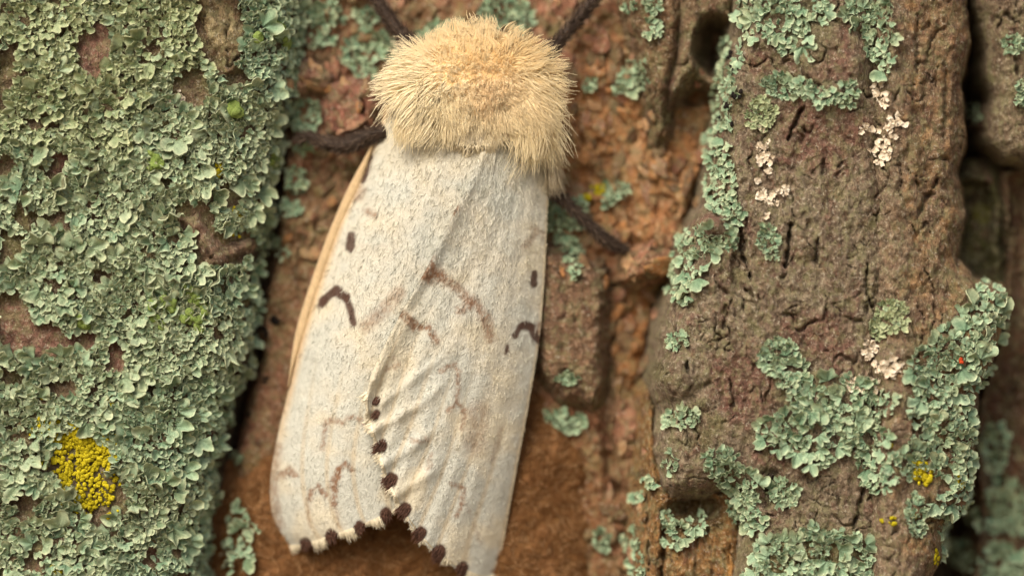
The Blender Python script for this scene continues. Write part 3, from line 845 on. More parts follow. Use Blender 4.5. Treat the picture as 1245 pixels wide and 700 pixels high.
patch('ragged lichen rosette above the dark bark ledge', [(876, 562, 20, 16, 20), (896, 582, 22, 16, 20), (902, 596, 14, 10, 0)], 2, 8, 17, 121, group=RG)
patch('small broken lichen between the dark ledge and the black spot', [(904, 618, 16, 14, 0), (918, 630, 12, 12, 0), (950, 598, 16, 14, 0)], 2, 6, 12, 132, nsmall=50, group=RG)
patch('branching lichen lobes in the shade under the bark ledge', [(812, 634, 10, 10, 0), (830, 645, 14, 8, 20), (846, 636, 8, 14, 0), (822, 656, 10, 7, 0)], 2, 7, 12, 143, nsmall=20, group=RG)
patch('round-lobed lichen at the foot of the cracked ridge', [(938, 668, 22, 18, 0), (956, 690, 30, 20, 0), (930, 700, 24, 16, 0)], 2, 9, 19, 154, group=RG)
patch('spreading lichen with cupped lobes beside the round-lobed one', [(982, 652, 18, 14, 0), (1006, 664, 18, 16, 0), (1036, 680, 20, 20, 0), (1000, 692, 20, 16, 0), (1040, 656, 12, 8, 0)], 2, 8, 18, 165, group=RG)
patch('large thick lichen mat overhanging the deep black crevice', [(1202, 368, 22, 22, 0), (1190, 398, 32, 26, 0), (1165, 420, 30, 26, 0), (1135, 446, 30, 26, 0), (1172, 450, 30, 24, 0), (1140, 480, 32, 22, 0), (1122, 498, 22, 14, 0)], 2, 9, 19, 176, cap=280, nsmall=220, group=RG)
patch('frayed lichen around two yellow crust spots at the crevice rim', [(1150, 545, 30, 34, 0), (1168, 520, 18, 26, 0), (1166, 600, 18, 24, 0), (1148, 612, 16, 16, 0), (1106, 560, 16, 16, 0), (1120, 545, 18, 16, 0), (1152, 655, 10, 22, 0)], 2, 8, 17, 187, cap=240, nsmall=160, group=RG)
patch('narrow drip of lichen beside a single yellow dot', [(1108, 620, 9, 22, 0), (1110, 636, 7, 12, 0)], 2, 6, 11, 198, nsmall=20, group=RG)
patch('short lichen strip on the edge of the exposed orange wood', [(768, 664, 8, 12, 0), (772, 684, 8, 18, 0), (778, 702, 8, 12, 0)], 2, 6, 12, 209, nsmall=20, group=RG)
patch('two lichen tufts above the overhanging bark ledge', [(814, 560, 8, 12, 0), (790, 584, 7, 7, 0), (778, 602, 6, 6, 0)], 2, 6, 10, 220, nsmall=12, group=RG)
patch('curled lichen tuft under the round bark knob', [(828, 508, 18, 10, 0)], 2, 6, 11, 231, nsmall=24, group=RG)
patch('small lichen cushion above the round bark knob', [(822, 414, 10, 7, 0)], 2, 6, 10, 232, nsmall=12, group=RG)
patch('crumbly yellow-green lichen above the cream crumbs beside the lichen strip', [(922, 140, 16, 16, 0)], 1, 4, 7, 242, nsmall=30, group=RG)
patch('crumbly yellow-green lichen above the row of bleached scraps', [(1080, 386, 18, 18, 0), (1066, 398, 10, 10, 0)], 1, 4, 7, 243, nsmall=40, group=RG)
FG = 'lichens on the recessed bark beyond the crevice'
patch('small lichen lobe on the recessed bark above the black hole', [(1216, 540, 18, 16, 0), (1220, 558, 12, 14, 0)], 2, 8, 15, 253, nsmall=20, group=FG)
patch('lichen clump on the recessed bark below the black hole', [(1232, 610, 22, 16, 0), (1218, 636, 26, 12, 0), (1246, 634, 16, 16, 0)], 2, 8, 15, 264, group=FG)
patch('dark lichen cushion at the foot of the recessed bark', [(1228, 690, 26, 22, 0), (1186, 682, 12, 14, 0)], 2, 8, 15, 275, group=FG)
patch('lichen film on the grey ridge across the crevice', [(1232, 56, 12, 10, 0), (1200, 132, 5, 9, 0), (1242, 110, 9, 14, 0)], 2, 5, 9, 286, nsmall=20, group=FG)
UG = 'small lichens in the furrow'
patch('loose dark green lichen above the moth beside its dark left foreleg', [(440, 56, 22, 16, 0), (464, 46, 12, 10, 0), (424, 66, 10, 8, 0), (440, 82, 12, 10, 0), (478, 62, 12, 10, 0)], 2, 6, 14, 300, nsmall=40, group=UG)
patch('pale lichen tuft in the furrow below the leafy ridge edge', [(366, 136, 16, 16, 0), (372, 128, 12, 10, 0)], 2, 7, 12, 311, nsmall=30, group=UG)
patch('lichen sprig on the furrow rim beside a dark hollow', [(382, 34, 12, 20, 0), (390, 44, 12, 8, 0), (400, 14, 14, 10, 0)], 2, 7, 13, 322, nsmall=20, group=UG)
patch('two small lichen scraps beside the bright green leaf pad', [(358, 218, 8, 14, 0), (350, 250, 12, 10, 0), (366, 178, 8, 8, 0)], 2, 6, 11, 333, nsmall=16, group=UG)
patch('thin lichen wisp beneath the two scraps', [(332, 292, 16, 5, 30), (342, 308, 6, 6, 0)], 2, 5, 9, 344, nsmall=10, group=UG)
patch('lichen cluster right above the moth fur', [(612, 10, 26, 12, 0), (630, 20, 14, 14, 0), (596, 22, 10, 8, 0)], 2, 7, 13, 355, nsmall=40, group=UG)
patch('thin lichen streak between the dark foreleg and the moth fur', [(536, 30, 26, 6, -10), (516, 38, 12, 6, 0), (446, 14, 14, 10, 0)], 2, 6, 11, 366, nsmall=30, group=UG)
patch('small bluish lichen beside the bark tongue', [(770, 96, 16, 12, 0), (776, 78, 8, 8, 0), (756, 104, 8, 6, 0)], 2, 6, 12, 377, nsmall=24, group=UG)
patch('white-green lichen star on the bark tongue', [(794, 36, 11, 9, 0), (792, 8, 10, 7, 0), (768, 10, 8, 6, 0)], 2, 6, 11, 388, nsmall=16, group=UG)
patch('small lichen with a yellow speck right of the moth', [(740, 236, 8, 14, 0), (704, 246, 12, 7, 0), (758, 230, 7, 6, 0)], 2, 6, 10, 399, nsmall=24, group=UG)
patch('shaded lichen in the corner between the moth wing and its right leg', [(676, 262, 14, 18, 0), (698, 272, 12, 8, 0), (698, 312, 10, 22, 0), (684, 290, 8, 12, 0)], 2, 6, 11, 410, nsmall=40, group=UG)
patch('thin lichen film on the brown plate right of the wing', [(690, 462, 16, 7, 10), (688, 512, 22, 10, 10), (700, 520, 10, 8, 0)], 2, 5, 9, 421, nsmall=50, group=UG)
patch('pale lichen fronds reaching over the brown egg felt', [(282, 636, 16, 12, 0), (300, 648, 10, 7, 0), (285, 620, 6, 7, 0), (284, 668, 18, 16, 0), (262, 690, 18, 14, 0)], 2, 8, 16, 432, nsmall=30, group=UG, lift=26)
patch('single lichen scrap on the red bark left of the wing', [(285, 560, 7, 6, 0), (312, 640, 5, 5, 0)], 2, 6, 9, 443, nsmall=4, group=UG)
patch('tiny green lichen on the pink bark by the egg felt', [(733, 660, 8, 12, 0)], 2, 5, 9, 454, nsmall=14, group=UG)
patch('tiny green lichen speck on orange flakes right of the moth fur', [(718, 102, 7, 7, 0)], 2, 5, 9, 455, nsmall=10, group=UG)

# ------------------------------------------------------------------ crusts, pads and crumbs
def pebble(seed, seg=9, rings=6, amp=0.32):
    r = np.random.default_rng(seed)
    V = []
    for i in range(rings + 1):
        ph = math.pi * i / rings
        for j in range(seg):
            t = 2 * math.pi * j / seg
            k = 1 + r.uniform(-amp, amp)
            V.append((k * math.sin(ph) * math.cos(t), k * math.sin(ph) * math.sin(t), k * math.cos(ph) * 0.5))
    F = []
    for i in range(rings):
        for j in range(seg):
            j2 = (j + 1) % seg
            F.append((i * seg + j, (i + 1) * seg + j, (i + 1) * seg + j2, i * seg + j2))
    V = np.array(V); z = np.zeros(len(V))
    return V, np.array(F), z, z
PEB = [pebble(60 + k) for k in range(6)]
PEBM = {}
def crust(name, label, cat, els, n, smin, smax, mat, seed, group=None, part='granule', big=0, lift=3.0, squash=1.0):
    r = np.random.default_rng(seed)
    shapes = SGEO if mat is M_DEAD else PEB
    if mat is M_DEAD: smin, smax = smin * 1.3, smax * 1.7
    root = thing(name, label, cat, group)
    a = np.array([(e[0], e[1], max(e[2], e[3])) for e in els])
    mk = blob_mask(els, seed, 4)
    xs, ys = draw_in(els, (n + big) * 8, r, 1.15)
    m = mk(xs, ys); k = (m > -0.1) & (r.random(len(xs)) < 0.3 + m * 1.5); xs, ys = xs[k][:n + big], ys[k][:n + big]
    sc = r.uniform(smin, smax, len(xs))
    order = np.argsort(-sc); xs, ys, sc = xs[order], ys[order], sc[order]
    if mat.name not in PEBM:
        PEBM[mat.name] = []
        for V, F, _, _ in shapes:
            me = make_mesh(part, V, F); me.materials.append(mat); PEBM[mat.name].append(me)
    for i in range(min(big, len(xs))):
        o = obj(part, PEBM[mat.name][i % 6], None, root)
        t = r.uniform(0, 6.28)
        place(o, xs[i], ys[i], float(samp(HS, xs[i], ys[i])) + lift, (math.cos(t), 0, math.sin(t)), normal_at(xs[i], ys[i]), (sc[i] * 1.1, sc[i] * r.uniform(0.8, 1.2), sc[i] * squash))
    xs, ys, sc = xs[big:], ys[big:], sc[big:]
    if len(xs):
        nn = len(xs); t = r.uniform(0, 6.28, nn)
        nr = np.stack([-np.clip(samp(DHX, xs, ys), -1.5, 1.5), -np.ones(nn), np.clip(samp(DHY, xs, ys), -1.5, 1.5)], -1) + r.normal(0, 0.2, (nn, 3))
        V, F, at = batch(shapes, xs, ys, samp(HS, xs, ys) + lift + r.uniform(-2, 2, nn), np.stack([np.cos(t), 0 * t, np.sin(t)], -1), nr, sc, r.uniform(-0.3, 0.3, nn), seed)
        o = obj('crumbs', make_mesh('crumbs', V, F, None, at), mat, root)
        o['kind'] = 'stuff'
    return root
YG = 'yellow crusts'
crust('yellow_crust', 'large bright yellow granular crust on the leafy lichen ridge', 'lichen', [(92, 545, 38, 26, -15), (110, 532, 40, 14, 20), (88, 580, 12, 14, 0), (45, 585, 10, 8, 0), (108, 590, 36, 30, 0), (70, 520, 30, 16, 0), (120, 545, 30, 22, 0)], 1100, 0.9, 3.2, M_YEL, 5001, YG, 'granule', 60)
crust('yellow_crust', 'tiny yellow dot in dense lichen above the other dot of the ridge edge', 'lichen', [(268, 206, 6, 10, 0)], 16, 2, 4, M_YEL, 5002, YG, 'granule', 4)
crust('yellow_crust', 'tiny speckled yellow dots just above the split wooden knob', 'lichen', [(290, 262, 9, 10, 0), (284, 285, 8, 4, 0)], 26, 1.6, 3.6, M_YEL, 5003, YG, 'granule', 4)
crust('yellow_crust', 'orange-yellow dot in curly lichen left of the split wooden knob', 'lichen', [(155, 311, 6, 4, 0)], 6, 2, 4, M_YEL, 5004, YG, 'granule', 3)
crust('yellow_crust', 'tiny orange dot on bare bark above the large yellow crust', 'lichen', [(55, 480, 4, 4, 0)], 5, 2, 4, M_YEL, 5014, YG, 'granule', 3)
crust('yellow_crust', 'lone orange-yellow dot among large pale lobes', 'lichen', [(73, 690, 7, 6, 0)], 8, 2.5, 4.5, M_YEL, 5005, YG, 'granule', 3)
crust('yellow_crust', 'faint yellow dusting in the lichen above the yellow crust', 'lichen', [(150, 486, 22, 8, 0), (140, 625, 8, 8, 0)], 34, 1.4, 3, M_YEL, 5006, YG, 'granule', 3)
crust('yellow_crust', 'yellow speck in the furrow right of the moth', 'lichen', [(727, 229, 9, 7, 0), (714, 240, 5, 3, 0)], 16, 2.2, 4.2, M_YEL, 5007, YG, 'granule', 4)
crust('yellow_crust', 'yellow crust spot between lichens at the crevice rim', 'lichen', [(1118, 573, 11, 13, 0), (1112, 562, 6, 6, 0)], 40, 2, 4.2, M_YEL, 5008, YG, 'granule', 8)
crust('yellow_crust', 'smaller yellow spot on frayed lichen at the crevice rim', 'lichen', [(1165, 584, 6, 7, 0), (1138, 677, 6, 9, 0)], 26, 2, 3.8, M_YEL, 5009, YG, 'granule', 5)
crust('yellow_crust', 'scattered yellow dots on bare bark of the cracked ridge', 'lichen', [(1065, 628, 5, 3, 0), (1082, 630, 7, 6, 0), (1103, 625, 4, 5, 0), (1076, 540, 4, 4, 0)], 18, 1.6, 3, M_YEL, 5010, YG, 'granule', 4)
GG = 'bright green pads'
crust('green_pad', 'cluster of bright green rounded pads in the shaded lichen', 'lichen', [(232, 358, 12, 12, 0), (210, 380, 14, 14, 0), (238, 392, 14, 14, 0), (192, 392, 8, 8, 0), (252, 372, 8, 6, 0), (186, 366, 8, 8, 0), (206, 366, 8, 8, 0)], 26, 2.5, 6.5, M_GRN, 5101, GG, 'pad', 16, 8.0, 0.7)
crust('green_pad', 'pair of bright green pads on the lichen fringe beside the pale bark block', 'lichen', [(314, 46, 6, 4, 0), (338, 38, 8, 5, 20), (348, 48, 5, 6, 0)], 6, 4, 7, M_GRN, 5102, GG, 'pad', 5, 12.0, 0.7)
crust('green_pad', 'lone bright green pad on large lichen lobes', 'lichen', [(289, 134, 4, 4, 0)], 3, 6, 8, M_GRN, 5103, GG, 'pad', 3, 11.0, 0.6)
crust('green_pad', 'bright green leaf-like pad hanging off the ridge edge', 'lichen', [(333, 192, 4, 8, 20)], 5, 6, 9, M_GRN, 5104, GG, 'pad', 4, 10.0, 0.6)
crust('green_pad', 'dull green pad beside whitish star-shaped lobes', 'lichen', [(108, 391, 7, 7, 0)], 5, 4, 6, M_GRN, 5105, GG, 'pad', 4, 9.0, 0.6)
crust('green_pad', 'dull olive pad in dense lichen beside a small brown gap', 'lichen', [(188, 196, 9, 9, 0)], 6, 4, 6, M_GRN, 5106, GG, 'pad', 4, 9.0, 0.6)
DG = 'bleached lichen crumbs'
crust('bleached_lichen', 'white and peach crumbs below the hanging lichen tongue', 'lichen', [(1068, 118, 8, 16, 0), (1082, 154, 13, 12, 0), (1068, 190, 12, 12, 0), (1076, 176, 10, 10, 0), (1052, 158, 14, 5, 20)], 70, 1.8, 4.6, M_DEAD, 5201, DG, 'crumb', 24)
crust('bleached_lichen', 'white chip with pale crumbs above tiny lichen lobes', 'lichen', [(950, 234, 10, 6, 0), (924, 238, 8, 5, 0), (936, 246, 6, 10, 60), (930, 260, 4, 6, 0)], 34, 1.8, 4.2, M_DEAD, 5202, DG, 'crumb', 10)
crust('bleached_lichen', 'cream crumbs scattered along the ridge beside the lichen strip', 'lichen', [(924, 176, 8, 8, 0), (928, 194, 10, 7, 0), (934, 208, 5, 5, 0), (920, 222, 4, 4, 0), (920, 152, 7, 6, 0)], 44, 1.6, 3.8, M_DEAD, 5203, DG, 'crumb', 10)
crust('bleached_lichen', 'row of cream bleached lichen scraps over the wide rosettes', 'lichen', [(1036, 464, 20, 7, 10), (1076, 446, 16, 9, -10), (1054, 424, 8, 10, 0), (1062, 468, 10, 6, 0)], 90, 2, 5, M_DEAD, 5204, DG, 'crumb', 24)
crust('bleached_lichen', 'bleached peach flake in dense lichen below the pale bark block', 'lichen', [(214, 120, 10, 8, 20)], 14, 2, 4.5, M_DEAD, 5205, DG, 'crumb', 6)
BG = 'black dots on bark'
crust('black_dot', 'row of black dots on the lichen strip along the sharp bark edge', 'fungus', [(889, 66, 5, 4, 0), (892, 82, 5, 3, 0), (895, 116, 5, 4, 0), (882, 128, 4, 4, 0), (875, 145, 4, 3, 0), (888, 154, 3, 3, 0)], 16, 2, 4, M_BLACK, 5301, BG, 'dot', 8, 7)
crust('black_dot', 'black dots on the red bark beside the pale left wing', 'fungus', [(331, 389, 4, 5, 0), (319, 459, 4, 6, 0), (317, 408, 4, 8, 20), (298, 506, 3, 4, 0), (290, 520, 6, 5, 0), (440, 131, 3, 5, -30)], 22, 2, 4, M_BLACK, 5302, BG, 'dot', 10, 1)
crust('red_speck', 'tiny orange-red speck on the thick lichen mat', 'speck', [(1165, 438, 2.5, 2, 0)], 2, 2, 3, crumb_material('orange_red', (170, 60, 30), (200, 80, 40)), 5303, None, 'grain', 2, 11)

# ------------------------------------------------------------------ the brown egg felt under the moth
EG = [(262, 640), (280, 590), (310, 560), (345, 535), (470, 480), (640, 470), (676, 500), (700, 548), (712, 610), (716, 700), (730, 800), (620, 860), (380, 850), (258, 770)]
def egg_h(X, Y):
    wx, wy = edge_warp(X, Y, 12, 60, 930)
    sd = poly_sdf(wx, wy, EG)
    b = samp(box_blur(np.minimum(HMAP, 12), 6), X, Y)
    h = b * 0.35 + 24 * (1 - (1 - np.clip(sd / 90, 0, 1)) ** 2) + 5 * fbm(X, Y, 60, 3, 940) + 1.8 * fbm(X, Y, 12, 3, 945) - 5 + np.minimum(sd, 0) * 1.2
    return np.where(sd < -24, -400, h)
egg_root = thing('egg_mass', 'brown felted egg mass beneath the wing tips of the moth', 'egg mass')
xs = np.arange(225, 760, 2.0); ys = np.arange(440, 900, 2.0)
X, Y = np.meshgrid(xs, ys); H = egg_h(X, Y)
n = fbm(X, Y, 50, 4, 950, 0.6); n2 = fbm(X, Y, 14, 3, 955, 0.6)
EC = np.broadcast_to(lin(120, 85, 50), X.shape + (3,)).copy()
EC = mixc(EC, lin(150, 108, 70), sm(-0.1, 0.45, n)); EC = mixc(EC, lin(100, 66, 36), sm(0.0, 0.45, -n2) * 0.7)
idx = np.arange(X.size).reshape(X.shape); ok = H > -300
q = ok[:-1, :-1] & ok[:-1, 1:] & ok[1:, 1:] & ok[1:, :-1]
F = np.stack([idx[:-1, :-1], idx[1:, :-1], idx[1:, 1:], idx[:-1, 1:]], -1)[q]
used = np.unique(F); rm = np.full(X.size, -1); rm[used] = np.arange(len(used))
obj('felt', make_mesh('felt', np.stack(W3(X, Y, H), -1).reshape(-1, 3)[used], rm[F], EC.reshape(-1, 3)[used]), M_FELT, egg_root)

def strands(P, rad, cols, sides=3, taper=0.25):
    """P (n, k, 3) centre lines in world units -> tapering tubes"""
    n, k, _ = P.shape
    T = np.gradient(P, axis=1); T /= np.linalg.norm(T, axis=2)[..., None] + 1e-12
    up = np.where(np.abs(T[..., 2:3]) > 0.9, np.array([1.0, 0, 0]), np.array([0, 0, 1.0]))
    A = np.cross(T, up); A /= np.linalg.norm(A, axis=2)[..., None] + 1e-12
    B = np.cross(T, A)
    r = (np.asarray(rad).reshape(-1, 1) * np.linspace(1, taper, k)[None])[..., None]
    ring = [P + r * (math.cos(2 * math.pi * j / sides) * A + math.sin(2 * math.pi * j / sides) * B) for j in range(sides)]
    V = np.stack(ring, 2).reshape(-1, 3)
    base = (np.arange(n)[:, None, None] * k + np.arange(k - 1)[None, :, None]) * sides + np.arange(sides)[None, None, :]
    nxt = (np.arange(n)[:, None, None] * k + np.arange(k - 1)[None, :, None]) * sides + (np.arange(sides)[None, None, :] + 1) % sides
    F = np.stack([base, nxt, nxt + sides, base + sides], -1).reshape(-1, 4)
    C = np.repeat(np.asarray(cols).reshape(n, 1, 3), k * sides, 1).reshape(-1, 3)
    return V, F, C

r = np.random.default_rng(71)
ne = 9000
ex = r.uniform(250, 740, ne); ey = r.uniform(470, 740, ne)
k = poly_sdf(ex, ey, EG) > -6; ex, ey = ex[k], ey[k]; ne = len(ex)
ang = r.uniform(0, 2 * np.pi, ne); ln = r.uniform(7, 20, ne); cv = r.normal(0, 0.7, ne)
u = np.linspace(0, 1, 5)[None]
px = ex[:, None] + (np.cos(ang[:, None] + cv[:, None] * u)) * ln[:, None] * u; py = ey[:, None] + np.sin(ang[:, None] + cv[:, None] * u) * ln[:, None] * u
eh = egg_h(px, py); eh = np.where(eh < -100, egg_h(ex, ey)[:, None], eh); eh = np.where(eh < -100, 0, eh)
pd = eh + 0.6 + 4 * np.sin(u * 2.6) * r.random((ne, 1))
ec = np.where(r.random((ne, 1)) < 0.75, lin(136, 94, 56), lin(188, 152, 110)) * r.uniform(0.7, 1.2, (ne, 1))
V, F, C = strands(np.stack(W3(px, py, pd), -1), np.full(ne, 0.5 * S), ec)
o = obj('felt_hair', make_mesh('felt_hair', V, F, C), M_FELT, egg_root); o['kind'] = 'stuff'

# ------------------------------------------------------------------ the moth
moth = thing('moth', 'cream-white moth with pale yellow furry thorax resting head up on bark', 'moth')

def catmull(pts, n):
    P = np.array(pts, float)
    P = np.vstack([2 * P[0] - P[1], P, 2 * P[-1] - P[-2]])
    out = []
    for i in range(1, len(P) - 2):
        t = np.linspace(0, 1, 24, endpoint=False)[:, None]
        a, b, c, d = P[i - 1], P[i], P[i + 1], P[i + 2]
        out.append(0.5 * (2 * b + (c - a) * t + (2 * a - 5 * b + 4 * c - d) * t ** 2 + (3 * b - a - 3 * c + d) * t ** 3))
    out.append(P[-2][None]); Q = np.vstack(out)
    L = np.concatenate([[0], np.cumsum(np.linalg.norm(np.diff(Q, axis=0), axis=1))])
    s = np.linspace(0, L[-1], n)
    return np.stack([np.interp(s, L, Q[:, k]) for k in range(P.shape[1])], -1)

def coons(costa, inner, base, margin, ns, nt):
    c0 = catmull(base, ns)[None]; c1 = catmull(margin, ns)[None]
    d0 = catmull(costa, nt)[:, None]; d1 = catmull(inner, nt)[:, None]
    s = np.linspace(0, 1, ns)[None, :, None]; t = np.linspace(0, 1, nt)[:, None, None]
    return (1 - t) * c0 + t * c1 + (1 - s) * d0 + s * d1 - ((1 - s) * (1 - t) * c0[:, :1] + s * t * c1[:, -1:] + s * (1 - t) * c0[:, -1:] + (1 - s) * t * c1[:, :1])

L_COSTA = [(474, 122), (456, 165), (436, 216), (413, 268), (394, 320), (375, 378), (360, 430), (348, 480), (336, 530), (328, 575), (327, 610), (334, 644), (350, 668)]
L_MARGIN = [(350, 668), (370, 666), (403, 654), (437, 642), (470, 627), (500, 612), (530, 590)]
L_INNER = [(614, 128), (592, 250), (560, 360), (546, 480), (530, 590)]
L_BASE = [(474, 122), (540, 126), (614, 128)]
R_COSTA = [(666, 140), (668, 190), (666, 250), (663, 320), (659, 380), (654, 425), (645, 480), (633, 545), (621, 610), (611, 665), (602, 702)]
R_MARGIN = [(602, 702), (588, 706), (560, 694), (530, 673), (508, 648), (489, 620), (472, 584), (460, 545), (450, 508), (447, 478)]
R_INNER = [(600, 134), (576, 210), (548, 268), (520, 325), (492, 374), (466, 424), (452, 455), (447, 478)]
R_BASE = [(666, 140), (630, 136), (600, 134)]

def wing_depth(x, y, costa, side, lo, hi, wid):
    cc = catmull(costa, 200)
    xc = np.interp(y, cc[:, 1], cc[:, 0])
    q = np.clip((x - xc) * side, 0, None)
    t = np.clip(q / wid, 0, 1)
    d = lo + (hi - lo) * (1 - (1 - t) ** 2.3)
    return d - 24 * np.clip((y - 380) / 320, 0, 1.2) ** 2 - 8 * sm(230, 120, y)

W_BASE, W_GREY, W_CREAM = lin(208, 205, 190), lin(200, 202, 192), lin(214, 207, 184)
W_DARK, W_BR = lin(80, 56, 45), lin(136, 102, 76)
def stroke(x, y, pts, w, seed, blur=1.8, warp=2.2):
    wx, wy = edge_warp(x, y, warp, 7, seed)
    return sm(w + blur, w - blur, line_dist(wx, wy, pts if len(pts) > 1 else [pts[0], (pts[0][0] + 0.1, pts[0][1])]))
DARK_L = [([(448, 191), (440, 218)], 5), ([(427, 287), (425, 301)], 5.6), ([(390, 370), (393, 365)], 5), ([(391, 367), (402, 357), (411, 353)], 5), ([(408, 353), (420, 361)], 6.2), ([(420, 361), (427, 377), (430, 393)], 4.2), ([(480, 132), (474, 138)], 4)]
DARK_R = [([(650, 332), (649, 346)], 4.2), ([(626, 408), (633, 397), (641, 393)], 3.8), ([(636, 396), (646, 397)], 5), ([(645, 398), (650, 408), (655, 414)], 4.5), ([(617, 421), (615, 429)], 2.4), ([(668, 160), (668, 206)], 3)]
BR_L = [([(445, 256), (456, 262)], 4, .6), ([(440, 230), (434, 240)], 5, .55), ([(486, 356), (462, 382), (446, 396)], 8, .45), ([(392, 545), (396, 516), (402, 509), (418, 514), (424, 506), (440, 508), (446, 520)], 2.6, .6), ([(341, 578), (350, 571), (358, 577)], 4, .7), ([(376, 606), (380, 594), (388, 590), (396, 602)], 3, .7),
        ([(406, 612), (408, 586), (413, 570)], 4, .75), ([(412, 570), (420, 562), (428, 570)], 3.4, .7), ([(336, 545), (331, 600), (338, 640)], 6, .5), ([(404, 590), (412, 574)], 5, .5), ([(352, 430), (340, 500)], 4, .4), ([(428, 300), (470, 300)], 3, .12), ([(376, 640), (374, 612)], 2, .4), ([(412, 640), (408, 610)], 2, .4)]
BR_R = [([(556, 254), (546, 264)], 3.6, .8), ([(518, 318), (522, 332)], 12, .85), ([(508, 332), (536, 334)], 7, .7), ([(540, 338), (558, 350), (572, 368), (560, 378)], 6, .55), ([(576, 366), (590, 384), (596, 410)], 6.5, .6), ([(486, 380), (496, 386), (504, 394)], 5.5, .8), ([(506, 396), (522, 398), (530, 414)], 4.5, .7), ([(484, 352), (470, 372)], 6, .4), 
        ([(536, 450), (552, 442), (558, 452), (556, 486)], 3, .6), ([(544, 498), (556, 490), (566, 498), (562, 520)], 3, .6), ([(470, 448), (486, 444), (480, 436)], 3, .45), ([(582, 500), (578, 540)], 13, .35), ([(520, 532), (512, 536), (502, 534)], 3, .5), ([(524, 552), (522, 568)], 3, .5), ([(550, 588), (564, 592), (562, 610), (556, 626)], 3, .65), 
        ([(638, 300), (650, 286)], 4, .4), ([(648, 276), (660, 284)], 3.5, .4), ([(610, 520), (598, 560)], 2.5, .35), ([(566, 610), (584, 660)], 2, .3), ([(655, 395), (657, 420)], 4, .6)]
SPOT_L = [(370, 667), (403, 656), (437, 644), (470, 629)]
SPOT_R = [(456, 487), (455, 504), (462, 542), (473, 584), (490, 620), (509, 648), (531, 672), (559, 693)]

m, nt, out = new_mat('wing_scales')
p = N(nt, 'ShaderNodeBsdfPrincipled', Roughness=0.8); p.inputs['Specular IOR Level'].default_value = 0.2
p.inputs['Sheen Weight'].default_value = 0.15
at = N(nt, 'ShaderNodeAttribute', attribute_name='col')
tc = N(nt, 'ShaderNodeTexCoord')
n1 = noise(nt, tc.outputs['Object'], 80, 3, 0.7, (1.3, 1, 0.8)); n2 = noise(nt, tc.outputs['Object'], 26, 3, 0.6, (1.3, 1, 0.6))
c = mixrgb(nt, 'MULTIPLY', 1.0, at.outputs['Color'], maprange(nt, n1, 0.3, 0.7, 0.91, 1.06))
c = mixrgb(nt, 'MULTIPLY', 1.0, c, maprange(nt, n2, 0.3, 0.7, 0.93, 1.05))
nt.links.new(c, p.inputs['Base Color'])
b = N(nt, 'ShaderNodeBump', Strength=0.8, Distance=0.013); nt.links.new(n1, b.inputs['Height']); nt.links.new(b.outputs[0], p.inputs['Normal'])
nt.links.new(p.outputs[0], out.inputs[0])
M_WING = m

def grid_faces(nt_, ns_, flip=False):
    i = np.arange(nt_ * ns_).reshape(nt_, ns_)
    F = np.stack([i[:-1, :-1], i[:-1, 1:], i[1:, 1:], i[1:, :-1]], -1).reshape(-1, 4)
    return F[:, ::-1] if flip else F

